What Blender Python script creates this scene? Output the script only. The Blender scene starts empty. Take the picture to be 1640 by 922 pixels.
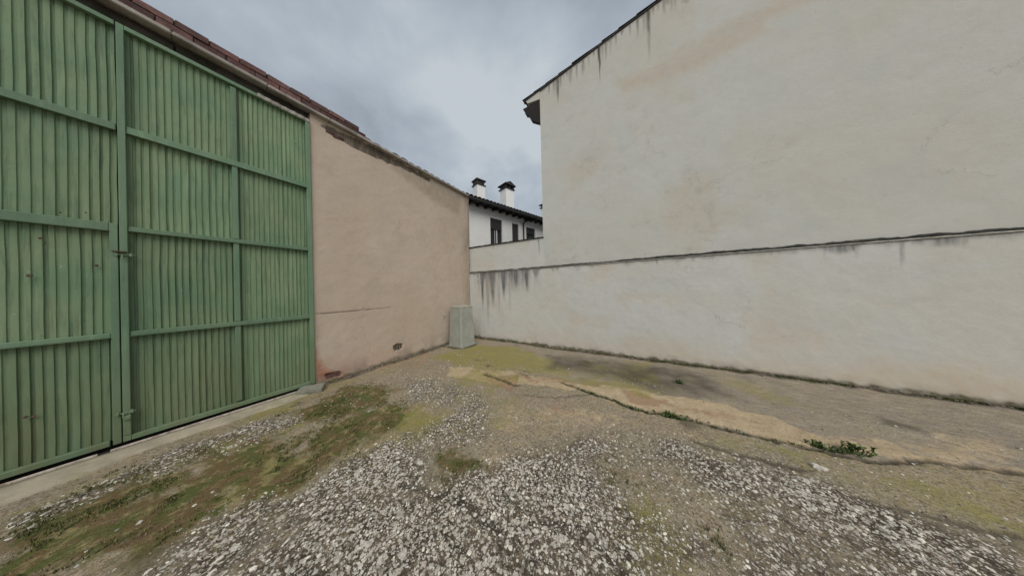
import bpy, math, random
import numpy as np
from mathutils import Vector, Matrix

random.seed(7); rng = np.random.default_rng(7)
sc = bpy.context.scene
COL = sc.collection
R = math.radians

# ------------------------------------------------------------------ camera
CAM_H = 1.65
F_PX = 327.8                                   # focal length in pixels of a 1640 px wide picture
YAW, PITCH, ROLL = 0.5308, 0.0025, -0.02405
fw = Vector((-math.sin(YAW)*math.cos(PITCH), math.cos(YAW)*math.cos(PITCH), math.sin(PITCH)))
r0 = Vector((math.cos(YAW), math.sin(YAW), 0)); u0 = r0.cross(fw)
rt = r0*math.cos(ROLL)+u0*math.sin(ROLL); up = -r0*math.sin(ROLL)+u0*math.cos(ROLL)
cam = bpy.data.cameras.new('camera'); cam.sensor_width = 36; cam.lens = F_PX/1640*36
cam.clip_start = 0.05; cam.clip_end = 2000
cam_o = bpy.data.objects.new('camera', cam); COL.objects.link(cam_o)
m = Matrix((rt, up, -fw)).transposed().to_4x4(); m.translation = (0, 0, CAM_H)
cam_o.matrix_world = m
sc.camera = cam_o
EYE = Vector((0, 0, CAM_H))

# ------------------------------------------------------------------ world, sun, exposure
SUN_EL, SUN_AZ = R(50), R(195)                 # azimuth: from where the light comes, measured from +Y clockwise
w = bpy.data.worlds.new('World'); sc.world = w; w.use_nodes = True
nt = w.node_tree; nt.nodes.clear()
def N(t, kind, **kw):
    n = t.nodes.new(kind)
    for k, v in kw.items():
        if k == 'inp':
            for a, b in v.items(): n.inputs[a].default_value = b
        else: setattr(n, k, v)
    return n
sky = N(nt, 'ShaderNodeTexSky', sky_type='NISHITA', sun_disc=False)
sky.sun_elevation = SUN_EL; sky.sun_rotation = SUN_AZ; sky.dust_density = 3
tc = N(nt, 'ShaderNodeTexCoord'); sep = N(nt, 'ShaderNodeSeparateXYZ')
nt.links.new(tc.outputs['Generated'], sep.inputs[0])
mz = N(nt, 'ShaderNodeMath', operation='MAXIMUM'); mz.inputs[1].default_value = 0.0
nt.links.new(sep.outputs['Z'], mz.inputs[0])
az = N(nt, 'ShaderNodeMath', operation='ADD'); az.inputs[1].default_value = 0.42
nt.links.new(mz.outputs[0], az.inputs[0])
dv = N(nt, 'ShaderNodeVectorMath', operation='SCALE')
iv = N(nt, 'ShaderNodeMath', operation='DIVIDE'); iv.inputs[0].default_value = 1
nt.links.new(az.outputs[0], iv.inputs[1]); nt.links.new(iv.outputs[0], dv.inputs['Scale'])
nt.links.new(tc.outputs['Generated'], dv.inputs[0])
n1 = N(nt, 'ShaderNodeTexNoise', inp={'Scale': 2.5, 'Detail': 9.0, 'Roughness': 0.53, 'Distortion': 0.25})
n2 = N(nt, 'ShaderNodeTexNoise', inp={'Scale': 0.8, 'Detail': 2.0, 'Roughness': 0.5})
mp = N(nt, 'ShaderNodeMapping'); mp.inputs['Location'].default_value = (3.1, 1.7, 0.4)
nt.links.new(dv.outputs[0], mp.inputs[0])
nt.links.new(mp.outputs[0], n1.inputs['Vector']); nt.links.new(mp.outputs[0], n2.inputs['Vector'])
mm = N(nt, 'ShaderNodeMath', operation='MULTIPLY_ADD'); mm.inputs[1].default_value = 0.45
ms = N(nt, 'ShaderNodeMath', operation='MULTIPLY'); ms.inputs[1].default_value = 0.6
nt.links.new(n2.outputs[0], ms.inputs[0]); nt.links.new(n1.outputs[0], mm.inputs[0]); nt.links.new(ms.outputs[0], mm.inputs[2])
cr = N(nt, 'ShaderNodeValToRGB'); e = cr.color_ramp.elements
e[0].position = 0.43; e[0].color = (1.95, 2.22, 2.52, 1)
e[1].position = 0.60; e[1].color = (3.75, 4.1, 4.35, 1)
x = e.new(0.5); x.color = (2.65, 2.98, 3.38, 1)
x = e.new(0.55); x.color = (3.1, 3.48, 3.85, 1)
nt.links.new(mm.outputs[0], cr.inputs[0])
mx = N(nt, 'ShaderNodeMix', data_type='RGBA'); mx.inputs[0].default_value = 0.94
nt.links.new(sky.outputs[0], mx.inputs[6]); nt.links.new(cr.outputs[0], mx.inputs[7])
bg = N(nt, 'ShaderNodeBackground'); bg.inputs['Strength'].default_value = 0.1
nt.links.new(mx.outputs[2], bg.inputs[0])
nt.links.new(bg.outputs[0], N(nt, 'ShaderNodeOutputWorld').inputs[0])

sun = bpy.data.lights.new('sun', 'SUN'); sun.energy = 1.5; sun.angle = R(45); sun.color = (1, 0.95, 0.87)
sun_o = bpy.data.objects.new('sun', sun); COL.objects.link(sun_o)
sd = Vector((math.sin(SUN_AZ)*math.cos(SUN_EL), math.cos(SUN_AZ)*math.cos(SUN_EL), math.sin(SUN_EL)))
sd = Vector((0.62, -0.62, 0.95)).normalized()
SUN_EL = math.asin(sd.z); SUN_AZ = math.atan2(sd.x, sd.y)
sky.sun_elevation = SUN_EL; sky.sun_rotation = SUN_AZ
sun_o.rotation_euler = sd.to_track_quat('Z', 'Y').to_euler()
sc.view_settings.view_transform = 'Standard'; sc.view_settings.look = 'None'
sc.view_settings.exposure = 0.56; sc.view_settings.gamma = 1.0

# ------------------------------------------------------------------ measuring: a sight line of the survey picture onto a surface
def ray(px, py): return (fw*F_PX + rt*(px-820) + up*(461-py))
def onx(px, py, X): d = ray(px, py); return EYE + d*(X/d.x)
def ony(px, py, Y): d = ray(px, py); return EYE + d*(Y/d.y)
def ong(px, py, Z=0.0): d = ray(px, py); return EYE + d*((Z-CAM_H)/d.z)
WX, WY = -4.859, 5.403                        # faces of the barn wall and the boundary wall

# ------------------------------------------------------------------ numpy noise
def _hash(i, j, k):
    v = np.sin(i*127.1 + j*311.7 + k*74.7)*43758.5453
    return v-np.floor(v)
def vnoise(x, y, seed=0):
    xi = np.floor(x); yi = np.floor(y); xf = x-xi; yf = y-yi
    xf = xf*xf*(3-2*xf); yf = yf*yf*(3-2*yf)
    a = _hash(xi, yi, seed); b = _hash(xi+1, yi, seed); c = _hash(xi, yi+1, seed); d = _hash(xi+1, yi+1, seed)
    return (a*(1-xf)+b*xf)*(1-yf)+(c*(1-xf)+d*xf)*yf
def fbm(x, y, seed=0, oct=4, rough=0.5):
    s = np.zeros_like(x, dtype=float); a = 1; t = 0
    for o in range(oct):
        s += a*vnoise(x*2**o+13.7*o, y*2**o-5.3*o, seed+o*3.1); t += a; a *= rough
    return s/t
def sstep(a, b, x):
    t = np.clip((x-a)/(b-a), 0, 1); return t*t*(3-2*t)
def seg_dist(X, Y, pts):
    d = np.full(X.shape, 1e9)
    for (ax, ay), (bx, by) in zip(pts[:-1], pts[1:]):
        vx, vy = bx-ax, by-ay; L = vx*vx+vy*vy+1e-12
        t = np.clip(((X-ax)*vx+(Y-ay)*vy)/L, 0, 1)
        d = np.minimum(d, np.hypot(X-ax-t*vx, Y-ay-t*vy))
    return d
def poly_mask(X, Y, pts, soft):
    ins = np.zeros(X.shape, bool); n = len(pts)
    for i in range(n):
        (x1, y1), (x2, y2) = pts[i], pts[(i+1) % n]
        if y1 == y2: continue
        c = (y1 > Y) != (y2 > Y)
        ins ^= c & (X < (x2-x1)*(Y-y1)/(y2-y1)+x1)
    d = seg_dist(X, Y, list(pts)+[pts[0]])
    return sstep(-soft, soft, np.where(ins, d, -d))

# ------------------------------------------------------------------ mesh helpers
def link(name, me, mat=None, parent=None, **props):
    o = bpy.data.objects.new(name, me); COL.objects.link(o)
    if mat is not None and me is not None and not me.materials: me.materials.append(mat)
    if parent: o.parent = parent
    for k, v in props.items(): o[k] = v
    return o
def thing(name, label, cat, loc=(0, 0, 0), rz=0, group=None):
    o = bpy.data.objects.new(name, None); COL.objects.link(o); o.empty_display_size = 0.2
    o.location = loc; o.rotation_euler = (0, 0, rz); o['label'] = label; o['category'] = cat
    if group: o['group'] = group
    return o
class MB:
    def __init__(s): s.v = []; s.f = []
    def add(s, vs, fs):
        b = len(s.v); s.v += [tuple(p) for p in vs]; s.f += [tuple(i+b for i in f) for f in fs]
    def box(s, x0, x1, y0, y1, z0, z1, bev=0.0, jit=0.0, mat=None):
        # a box with chamfered edges
        c = Vector(((x0+x1)/2, (y0+y1)/2, (z0+z1)/2)); hx, hy, hz = (x1-x0)/2, (y1-y0)/2, (z1-z0)/2
        if bev <= 0:
            vs = [Vector((sx*hx, sy*hy, sz*hz)) for sz in (-1, 1) for sy in (-1, 1) for sx in (-1, 1)]
            fs = [(0, 2, 3, 1), (4, 5, 7, 6), (0, 1, 5, 4), (2, 6, 7, 3), (0, 4, 6, 2), (1, 3, 7, 5)]
        else:
            b = min(bev, hx*.9, hy*.9, hz*.9); vs = []; idx = {}
            for sx in (-1, 1):
                for sy in (-1, 1):
                    for sz in (-1, 1):
                        for ax in range(3):
                            h = [hx, hy, hz]; q = [h[0]-b, h[1]-b, h[2]-b]; q[ax] = h[ax]
                            idx[(sx, sy, sz, ax)] = len(vs); vs.append(Vector((sx*q[0], sy*q[1], sz*q[2])))
            fs = []
            S = (-1, 1)
            for s1 in S:
                fs.append([idx[(s1, a, b2, 0)] for a, b2 in ((-1, -1), (1, -1), (1, 1), (-1, 1))][::s1])
                fs.append([idx[(a, s1, b2, 1)] for a, b2 in ((-1, -1), (1, -1), (1, 1), (-1, 1))][::-s1])
                fs.append([idx[(a, b2, s1, 2)] for a, b2 in ((-1, -1), (1, -1), (1, 1), (-1, 1))][::s1])
            for a in S:
                for b2 in S:
                    fs.append([idx[(a, b2, -1, 0)], idx[(a, b2, 1, 0)], idx[(a, b2, 1, 1)], idx[(a, b2, -1, 1)]][::-a*b2])
                    fs.append([idx[(a, -1, b2, 0)], idx[(a, 1, b2, 0)], idx[(a, 1, b2, 2)], idx[(a, -1, b2, 2)]][::a*b2])
                    fs.append([idx[(-1, a, b2, 1)], idx[(1, a, b2, 1)], idx[(1, a, b2, 2)], idx[(-1, a, b2, 2)]][::-a*b2])
                    for c2 in S:
                        fs.append([idx[(a, b2, c2, 0)], idx[(a, b2, c2, 1)], idx[(a, b2, c2, 2)]][::a*b2*c2])
        if jit: vs = [v+Vector([random.uniform(-jit, jit) for _ in range(3)]) for v in vs]
        vs = [v+c for v in vs]
        if mat is not None: vs = [mat @ v for v in vs]
        s.add(vs, fs)
    def tube(s, pts, r, n=8, cap=True):
        pts = [Vector(p) for p in pts]; rings = []; L = len(pts)
        rr = r if isinstance(r, (list, tuple)) else [r]*L
        for i, p in enumerate(pts):
            d = (pts[min(i+1, L-1)]-pts[max(i-1, 0)]).normalized()
            a = d.cross(Vector((0, 0, 1)));  a = a.normalized() if a.length > 1e-3 else Vector((1, 0, 0))
            b = d.cross(a); rings.append([p+(a*math.cos(2*math.pi*k/n)+b*math.sin(2*math.pi*k/n))*rr[i] for k in range(n)])
        fs = []
        for i in range(L-1):
            for k in range(n): fs.append((i*n+k, i*n+(k+1) % n, (i+1)*n+(k+1) % n, (i+1)*n+k))
        if cap: fs.append(tuple(range(n))[::-1]); fs.append(tuple((L-1)*n+k for k in range(n)))
        s.add([q for g in rings for q in g], fs)
    def prism(s, pts, depth):
        # pts: 3-D outline, depth: extrusion vector
        pts = [Vector(p) for p in pts]; n = len(pts); d = Vector(depth)
        s.add(pts+[p+d for p in pts], [tuple(range(n)), tuple(range(n, 2*n))[::-1]]+[(i, i+n, (i+1) % n+n, (i+1) % n) for i in range(n)])
    def mesh(s, name, smooth=False):
        me = bpy.data.meshes.new(name); me.from_pydata(s.v, [], s.f); me.update()
        if smooth: me.polygons.foreach_set('use_smooth', [True]*len(me.polygons))
        return me
    def build(s, name, mat, parent=None, smooth=False, **p):
        me = s.mesh(name, smooth); o = link(name, me, mat, parent, **p)
        import bmesh
        bm = bmesh.new(); bm.from_mesh(me); bmesh.ops.recalc_face_normals(bm, faces=bm.faces); bm.to_mesh(me); bm.free()
        return o
def grid_mesh(name, P, attrs=None, flip=False):
    """P: (m,n,3) array of points; attrs: dict name -> (m,n) or (m,n,3)"""
    m_, n_ = P.shape[:2]; me = bpy.data.meshes.new(name)
    me.vertices.add(m_*n_); me.vertices.foreach_set('co', P.reshape(-1).astype(np.float32))
    i = np.arange((m_-1)*(n_-1)); a = (i//(n_-1))*n_+i % (n_-1)
    q = np.stack([a, a+1, a+n_+1, a+n_], 1)
    if flip: q = q[:, ::-1]
    me.loops.add(q.size); me.loops.foreach_set('vertex_index', q.reshape(-1).astype(np.int32))
    me.polygons.add(len(q)); me.polygons.foreach_set('loop_start', (np.arange(len(q))*4).astype(np.int32))
    me.update(calc_edges=True)
    me.polygons.foreach_set('use_smooth', [True]*len(q))
    for k, v in (attrs or {}).items():
        at = me.attributes.new(k, 'FLOAT_COLOR', 'POINT')
        c = np.zeros((m_*n_, 4), np.float32); c[:, 3] = 1; c[:, :3] = v.reshape(-1, 3)
        at.data.foreach_set('color', c.reshape(-1))
    me.update(); return me

# ------------------------------------------------------------------ materials
def mat_new(name):
    m_ = bpy.data.materials.new(name); m_.use_nodes = True; t = m_.node_tree; t.nodes.clear()
    out = t.nodes.new('ShaderNodeOutputMaterial'); b = t.nodes.new('ShaderNodeBsdfPrincipled')
    t.links.new(b.outputs[0], out.inputs[0]); return m_, t, b
def tcoord(t, scale=(1, 1, 1), obj=False):
    c = t.nodes.new('ShaderNodeTexCoord')
    if obj: src = c.outputs['Object']
    else: src = t.nodes.new('ShaderNodeNewGeometry').outputs['Position']
    mp_ = t.nodes.new('ShaderNodeMapping'); mp_.inputs['Scale'].default_value = scale
    t.links.new(src, mp_.inputs[0]); return mp_.outputs[0]
def noise(t, vec, scale, detail=4, rough=0.55, dist=0.0):
    n = N(t, 'ShaderNodeTexNoise', inp={'Scale': scale, 'Detail': detail, 'Roughness': rough, 'Distortion': dist})
    t.links.new(vec, n.inputs['Vector']); return n.outputs[0]
def mrange(t, src, a, b, c=0.0, d=1.0, smooth=True):
    n = N(t, 'ShaderNodeMapRange'); n.interpolation_type = 'SMOOTHSTEP' if smooth else 'LINEAR'
    n.inputs[1].default_value = a; n.inputs[2].default_value = b; n.inputs[3].default_value = c; n.inputs[4].default_value = d
    t.links.new(src, n.inputs[0]); return n.outputs[0]
def mix(t, fac, a, b, mode='MIX'):
    n = N(t, 'ShaderNodeMix', data_type='RGBA', blend_type=mode)
    for s, v in ((0, fac), (6, a), (7, b)):
        if hasattr(v, 'node'): t.links.new(v, n.inputs[s])
        elif s == 0: n.inputs[0].default_value = v
        else: n.inputs[s].default_value = (*v, 1) if len(v) == 3 else v
    return n.outputs[2]
def math_(t, op, a, b=None, clamp=False):
    n = N(t, 'ShaderNodeMath', operation=op); n.use_clamp = clamp
    for i, v in enumerate((a, b)):
        if v is None: continue
        if hasattr(v, 'node'): t.links.new(v, n.inputs[i])
        else: n.inputs[i].default_value = v
    return n.outputs[0]
def bump(t, b, h, strength, dist):
    n = N(t, 'ShaderNodeBump', inp={'Strength': strength, 'Distance': dist})
    t.links.new(h, n.inputs['Height']); t.links.new(n.outputs[0], b.inputs['Normal']); return n
def attr(t, name):
    n = N(t, 'ShaderNodeAttribute', attribute_name=name); s = N(t, 'ShaderNodeSeparateColor')
    t.links.new(n.outputs['Color'], s.inputs[0]); return s.outputs
def simple(name, col, rough=0.85, var=0.25, scale=8, bmp=0.3, bd=0.004, metal=0, dirt=None, rnd=0.0, stretch=(1, 1, 1)):
    m_, t, b = mat_new(name); v = tcoord(t, stretch)
    n = noise(t, v, scale, 6, 0.6); f = noise(t, v, scale*9, 4, 0.6)
    dark = tuple(c*(1-var) for c in col); lite = tuple(min(1, c*(1+var)) for c in col)
    c = mix(t, mrange(t, n, .3, .7), dark, lite)
    c = mix(t, mrange(t, f, .35, .75, 0, .5), c, tuple(c_*(1-var*.8) for c_ in col))
    if dirt:
        n2_ = noise(t, v, scale*.6, 5, .65, .6); c = mix(t, mrange(t, n2_, .5, .68, 0, .85), c, dirt)
    if name in ('pale_lichened_stone', 'brown_grit', 'weed_leaf', 'moss_tuft', 'dry_grass'):
        ge = t.nodes.new('ShaderNodeNewGeometry'); hs = N(t, 'ShaderNodeHueSaturation')
        t.links.new(mrange(t, ge.outputs['Random Per Island'], 0, 1, .55, 1.3, False), hs.inputs['Value']); t.links.new(c, hs.inputs['Color']); c = hs.outputs[0]
    if rnd:
        oi = t.nodes.new('ShaderNodeObjectInfo'); hs = N(t, 'ShaderNodeHueSaturation')
        t.links.new(mrange(t, oi.outputs['Random'], 0, 1, 1-rnd, 1+rnd, False), hs.inputs['Value'])
        t.links.new(c, hs.inputs['Color']); c = hs.outputs[0]
    t.links.new(c, b.inputs['Base Color']); b.inputs['Roughness'].default_value = rough; b.inputs['Metallic'].default_value = metal
    b.inputs['Specular IOR Level'].default_value = 0.3
    bump(t, b, math_(t, 'ADD', math_(t, 'MULTIPLY', n, .6), f), bmp, bd)
    return m_

def wall_mat(name, base, base2, warm, stain, grime, blotch=0.5, scale=1.0):
    """painted render; attribute 'mask' = (dark streaks, warm stain, green-black grime)"""
    m_, t, b = mat_new(name); v = tcoord(t)
    big = noise(t, v, 0.55*scale, 5, 0.55, .4); mid = noise(t, v, 2.6*scale, 6, 0.62, .3); fine = noise(t, v, 38, 5, 0.6); grain = noise(t, v, 190, 3, .6)
    c = mix(t, mrange(t, big, .35, .65), base, base2)
    c = mix(t, mrange(t, mid, .45, .75, 0, blotch), c, tuple(x_*.86 for x_ in base2))
    c = mix(t, mrange(t, fine, .3, .75, 0, .28), c, tuple(x_*.78 for x_ in base))
    sp = noise(t, v, 17, 2, .5); c = mix(t, mrange(t, sp, .70, .76, 0, .35), c, tuple(x_*.6 for x_ in base2))
    h1 = noise(t, v, .8, 4, .6, .8); h2 = noise(t, v, 1.3, 4, .6, .8)
    c = mix(t, mrange(t, h1, .53, .66, 0, .32), c, (base[0]*.93, base[1]*.86, base[2]*.80))
    c = mix(t, mrange(t, h2, .47, .36, 0, .55), c, (base[0]*.90, base[1]*.93, base[2]*.93))
    tr = noise(t, tcoord(t, (1, 1, 2.2)), 5.5, 6, .7, 1.4); c = mix(t, mrange(t, tr, .52, .60, 0, .16), c, tuple(x_*.80 for x_ in base))
    vc = N(t, 'ShaderNodeTexVoronoi', feature='DISTANCE_TO_EDGE', inp={'Scale': .9}); wv = N(t, 'ShaderNodeVectorMath', operation='MULTIPLY_ADD'); wv.inputs[1].default_value = (.5, .5, .5)
    nz = N(t, 'ShaderNodeTexNoise', inp={'Scale': 3.0, 'Detail': 6.0, 'Roughness': .65}); t.links.new(v, nz.inputs['Vector']); t.links.new(nz.outputs['Color'], wv.inputs[0]); t.links.new(v, wv.inputs[2]); t.links.new(wv.outputs[0], vc.inputs['Vector'])
    hc = math_(t, 'MULTIPLY', mrange(t, vc.outputs['Distance'], .006, .0, 0, .5), mrange(t, h1, .50, .58)); c = mix(t, hc, c, tuple(x_*.45 for x_ in base))
    a = attr(t, 'mask')
    brk = mrange(t, noise(t, v, 7, 6, .7), .25, .7, .55, 1.15)
    c = mix(t, math_(t, 'MULTIPLY', a[1], brk, True), c, warm)
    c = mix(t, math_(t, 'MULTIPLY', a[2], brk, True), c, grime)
    c = mix(t, math_(t, 'MULTIPLY', a[0], mrange(t, noise(t, tcoord(t, (1, 1, .12)), 22, 4, .7), .25, .6, .6, 1.1), True), c, stain)
    t.links.new(c, b.inputs['Base Color']); b.inputs['Roughness'].default_value = 0.9; b.inputs['Specular IOR Level'].default_value = 0.2
    h = math_(t, 'ADD', math_(t, 'MULTIPLY', mid, .9), math_(t, 'ADD', fine, math_(t, 'MULTIPLY', grain, .35)))
    bump(t, b, h, 0.25, 0.007)
    return m_
M = {}
M['cream'] = wall_mat('cream_render', (.565, .575, .55), (.56, .55, .505), (.50, .415, .32), (.075, .07, .058), (.15, .14, .10), .35)
M['lower'] = wall_mat('weathered_white_render', (.585, .59, .57), (.575, .56, .515), (.55, .475, .375), (.13, .13, .135), (.13, .115, .08), .5)
M['white'] = wall_mat('white_render', (.84, .84, .83), (.80, .80, .79), (.5, .45, .38), (.2, .2, .2), (.2, .2, .18), .3)
M['barn'] = wall_mat('pinkish_render', (.525, .435, .36), (.49, .40, .32), (.36, .17, .11), (.045, .038, .03), (.13, .115, .075), .5)

def green_mat(name, base, worn, streak_amt):
    m_, t, b = mat_new(name); v = tcoord(t); vs = tcoord(t, (1, 1, .10))
    n = noise(t, v, 1.6, 5, .6, .4); s = noise(t, vs, 26, 5, .65); f = noise(t, v, 60, 4, .6)
    c = mix(t, mrange(t, n, .3, .7), base, worn)
    c = mix(t, mrange(t, s, .46, .72, 0, streak_amt), c, tuple(x_*.66 for x_ in base))
    c = mix(t, mrange(t, noise(t, vs, 11, 4, .6), .52, .72, 0, .45), c, tuple(min(1, x_*1.25+.02) for x_ in worn))
    c = mix(t, mrange(t, f, .68, .75, 0, .6), c, (.14, .11, .07))
    c = mix(t, mrange(t, noise(t, v, 9, 8, .75, .5), .66, .70, 0, .7), c, (.12, .085, .055))
    c = mix(t, mrange(t, noise(t, v, 14, 7, .7, .3), .68, .71, 0, .7), c, (.36, .40, .33))
    c = mix(t, mrange(t, noise(t, tcoord(t, (1, 1, .05)), 17, 5, .7), .60, .68, 0, .45), c, (.13, .115, .065))
    geo = t.nodes.new('ShaderNodeNewGeometry'); sz = N(t, 'ShaderNodeSeparateXYZ'); t.links.new(geo.outputs['Position'], sz.inputs[0])
    low = mrange(t, sz.outputs[2], 0.02, 1.6, 1, 0)
    c = mix(t, math_(t, 'MULTIPLY', low, mrange(t, noise(t, vs, 7, 5, .7), .3, .7, .2, .75)), c, (.14, .15, .075))
    oi = t.nodes.new('ShaderNodeObjectInfo'); hs = N(t, 'ShaderNodeHueSaturation')
    t.links.new(mrange(t, oi.outputs['Random'], 0, 1, .88, 1.1, False), hs.inputs['Value']); t.links.new(c, hs.inputs['Color'])
    t.links.new(hs.outputs[0], b.inputs['Base Color'])
    t.links.new(mrange(t, n, .3, .7, .5, .7), b.inputs['Roughness']); b.inputs['Specular IOR Level'].default_value = 0.35
    bump(t, b, math_(t, 'ADD', math_(t, 'MULTIPLY', noise(t, v, 5, 3), 3.0), f), .3, .004)
    return m_
M['green'] = green_mat('faded_green_paint', (.15, .245, .145), (.21, .285, .165), .75)
M['green_frame'] = green_mat('green_frame_paint', (.115, .20, .125), (.155, .235, .15), .35)
M['rust'] = simple('rusty_steel', (.10, .065, .045), .75, .4, 30)
M['steel'] = simple('worn_steel', (.55, .48, .41), .6, .3, 30, dirt=(.25, .19, .14))
M['dark_steel'] = simple('dark_dirty_steel', (.035, .032, .03), .8, .3, 20)
M['trim'] = simple('weathered_cement_trim', (.32, .295, .27), .9, .22, 5, .5, .006, dirt=(.20, .18, .165))
M['beam'] = simple('grey_brown_lintel', (.10, .09, .08), .9, .35, 5, .6, .008, dirt=(.035, .033, .03))
M['brick'] = simple('hollow_red_brick', (.135, .072, .066), .9, .35, 14, .7, .006, rnd=.45, dirt=(.10, .07, .065))
M['tile_dark'] = simple('lichened_clay_tile', (.11, .085, .075), .9, .35, 12, .6, .006, rnd=.35, dirt=(.055, .055, .05))
M['tile_grey'] = simple('dark_slate_clay_tile', (.055, .05, .048), .9, .4, 10, .5, .005, rnd=.3, dirt=(.09, .075, .06))
M['timber'] = simple('dark_timber', (.022, .018, .018), .8, .4, 18, .5, .004)
M['joint'] = simple('black_mouldy_mortar', (.035, .036, .032), .95, .4, 18, .8, .008, dirt=(.09, .09, .075))
M['coping'] = simple('pale_cement_coping', (.50, .48, .43), .9, .2, 12, .5, .005, dirt=(.25, .24, .21))
M['kerb'] = simple('cement_threshold', (.35, .31, .235), .9, .18, 6, .5, .006, dirt=(.27, .25, .16))
M['box'] = simple('grey_cement_box', (.33, .335, .30), .85, .10, 5, .4, .004, dirt=(.27, .28, .25))
M['boxtop'] = simple('mossy_cement_cap', (.36, .36, .31), .9, .15, 9, .5, .004, dirt=(.26, .27, .17))
M['slab'] = simple('grey_concrete_offcut', (.22, .22, .18), .9, .2, 14, .6, .005, dirt=(.17, .18, .14))
M['gutter'] = simple('dark_metal_gutter', (.045, .05, .055), .5, .2, 10, .1, .002)
M['pipe'] = simple('brown_metal_pipe', (.05, .042, .038), .5, .2, 10, .1, .002)
M['frame'] = simple('dark_brown_window_frame', (.035, .03, .03), .5, .2, 14, .1, .002)
M['shutter'] = simple('dark_roller_shutter', (.055, .052, .055), .6, .15, 14, .1, .002)
M['sill'] = simple('pale_sill', (.5, .49, .46), .85, .15, 14)
M['curtain'] = simple('pale_curtain', (.6, .6, .6), .9, .1, 14)
M['interior'] = simple('dark_interior', (.02, .02, .022), .9, .1, 4)
M['weed'] = simple('weed_leaf', (.075, .115, .03), .7, .4, 30, .1, .002)
M['moss_tuft'] = simple('moss_tuft', (.12, .13, .045), .9, .5, 6, .3, .004)
M['dry'] = simple('dry_grass', (.22, .17, .09), .9, .4, 6, .1, .002)
M['stone'] = simple('pale_lichened_stone', (.58, .55, .48), .9, .3, 25, .4, .003, dirt=(.30, .27, .22))
M['grit'] = simple('brown_grit', (.17, .145, .115), .9, .45, 25, .4, .003)
gm, t, b = mat_new('window_glass'); b.inputs['Base Color'].default_value = (.03, .035, .04, 1); b.inputs['Roughness'].default_value = .08
t.links.new(mrange(t, noise(t, tcoord(t), 3, 2), .3, .7, .05, .14), b.inputs['Roughness']); M['glass'] = gm

# ------------------------------------------------------------------ ground
def gp(pts): return [tuple(ong(px, py).xy) for px, py in pts]
def lines(a, b_, step, lo, hi):
    core = np.arange(a, b_+step/2, step); out = [core]
    k = step; v = b_; L = []
    while v < hi: k *= 1.5; v += k; L.append(min(v, hi))
    k = step; v = a; L2 = []
    while v > lo: k *= 1.5; v -= k; L2.append(max(v, lo))
    return np.concatenate([np.array(L2[::-1]), core, np.array(L)])
gx = lines(-4.95, 6.6, .022, -700, 700); gy = lines(-1.1, 5.5, .022, -700, 700)
GX, GY = np.meshgrid(gx, gy)
wx = GX+(fbm(GX*3, GY*3, 1)-.5)*.28+(fbm(GX*14, GY*14, 5)-.5)*.10
wy = GY+(fbm(GX*3, GY*3, 2)-.5)*.28+(fbm(GX*14, GY*14, 6)-.5)*.10
def pm(pts, soft=.12): return poly_mask(wx, wy, gp(pts), soft)
def cl01(a): return np.clip(a, 0, 1)
softk = 1.0
nb = fbm(GX*1.7, GY*1.7, 11); nm = fbm(GX*6, GY*6, 12); nf = fbm(GX*20, GY*20, 13)
moss = np.maximum.reduce([
    pm([(690, 572), (760, 553), (840, 556), (880, 578), (900, 600), (820, 592), (740, 586)], 0.28),
    .55*pm([(860, 575), (940, 598), (1080, 622), (1060, 630), (1000, 628), (900, 610), (850, 598)], 0.28),
    .75*pm([(590, 700), (640, 655), (700, 655), (755, 668), (745, 690), (690, 700), (640, 715), (590, 724), (530, 750), (510, 742)], 0.23),
    .85*pm([(350, 745), (420, 715), (500, 735), (440, 790), (370, 800)], 0.23),
    .5*pm([(1400, 742), (1640, 790), (1640, 860), (1500, 810), (1300, 750)], 0.34),
    .45*pm([(1060, 685), (1150, 690), (1290, 725), (1400, 748), (1250, 740), (1100, 705)], 0.28),
    .5*pm([(650, 628), (700, 640), (700, 655), (650, 660)], 0.23), .35*pm([(0, 770), (200, 715), (420, 660), (420, 668), (200, 730), (0, 800)], 0.11)])
moss = np.maximum(moss, .42*sstep(.50, .68, fbm(GX*1.3, GY*1.3, 17))*sstep(6, 3, GX+GY*.5))
moss = cl01(moss*(1.12+(fbm(GX*3.1, GY*3.1, 18)-.5)*2.0))
grass = np.maximum.reduce([
    pm([(500, 640), (560, 618), (640, 628), (650, 670), (610, 700), (540, 730), (480, 780), (410, 800), (300, 850), (200, 905), (120, 922), (0, 922), (0, 850), (60, 830), (130, 800), (230, 740), (350, 700), (440, 680)], 0.23),
    .7*pm([(675, 765), (720, 722), (765, 732), (775, 752), (705, 780)], 0.18),
    .35*pm([(1120, 835), (1150, 850), (1170, 922), (1120, 922)], 0.11),
    .7*pm([(900, 735), (990, 735), (1000, 760), (900, 755)], 0.16)])
grass = cl01(grass*(.74+(fbm(GX*2.6, GY*2.6, 21)-.5)*2.6+(fbm(GX*8, GY*8, 22)-.5)*1.2))
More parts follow.
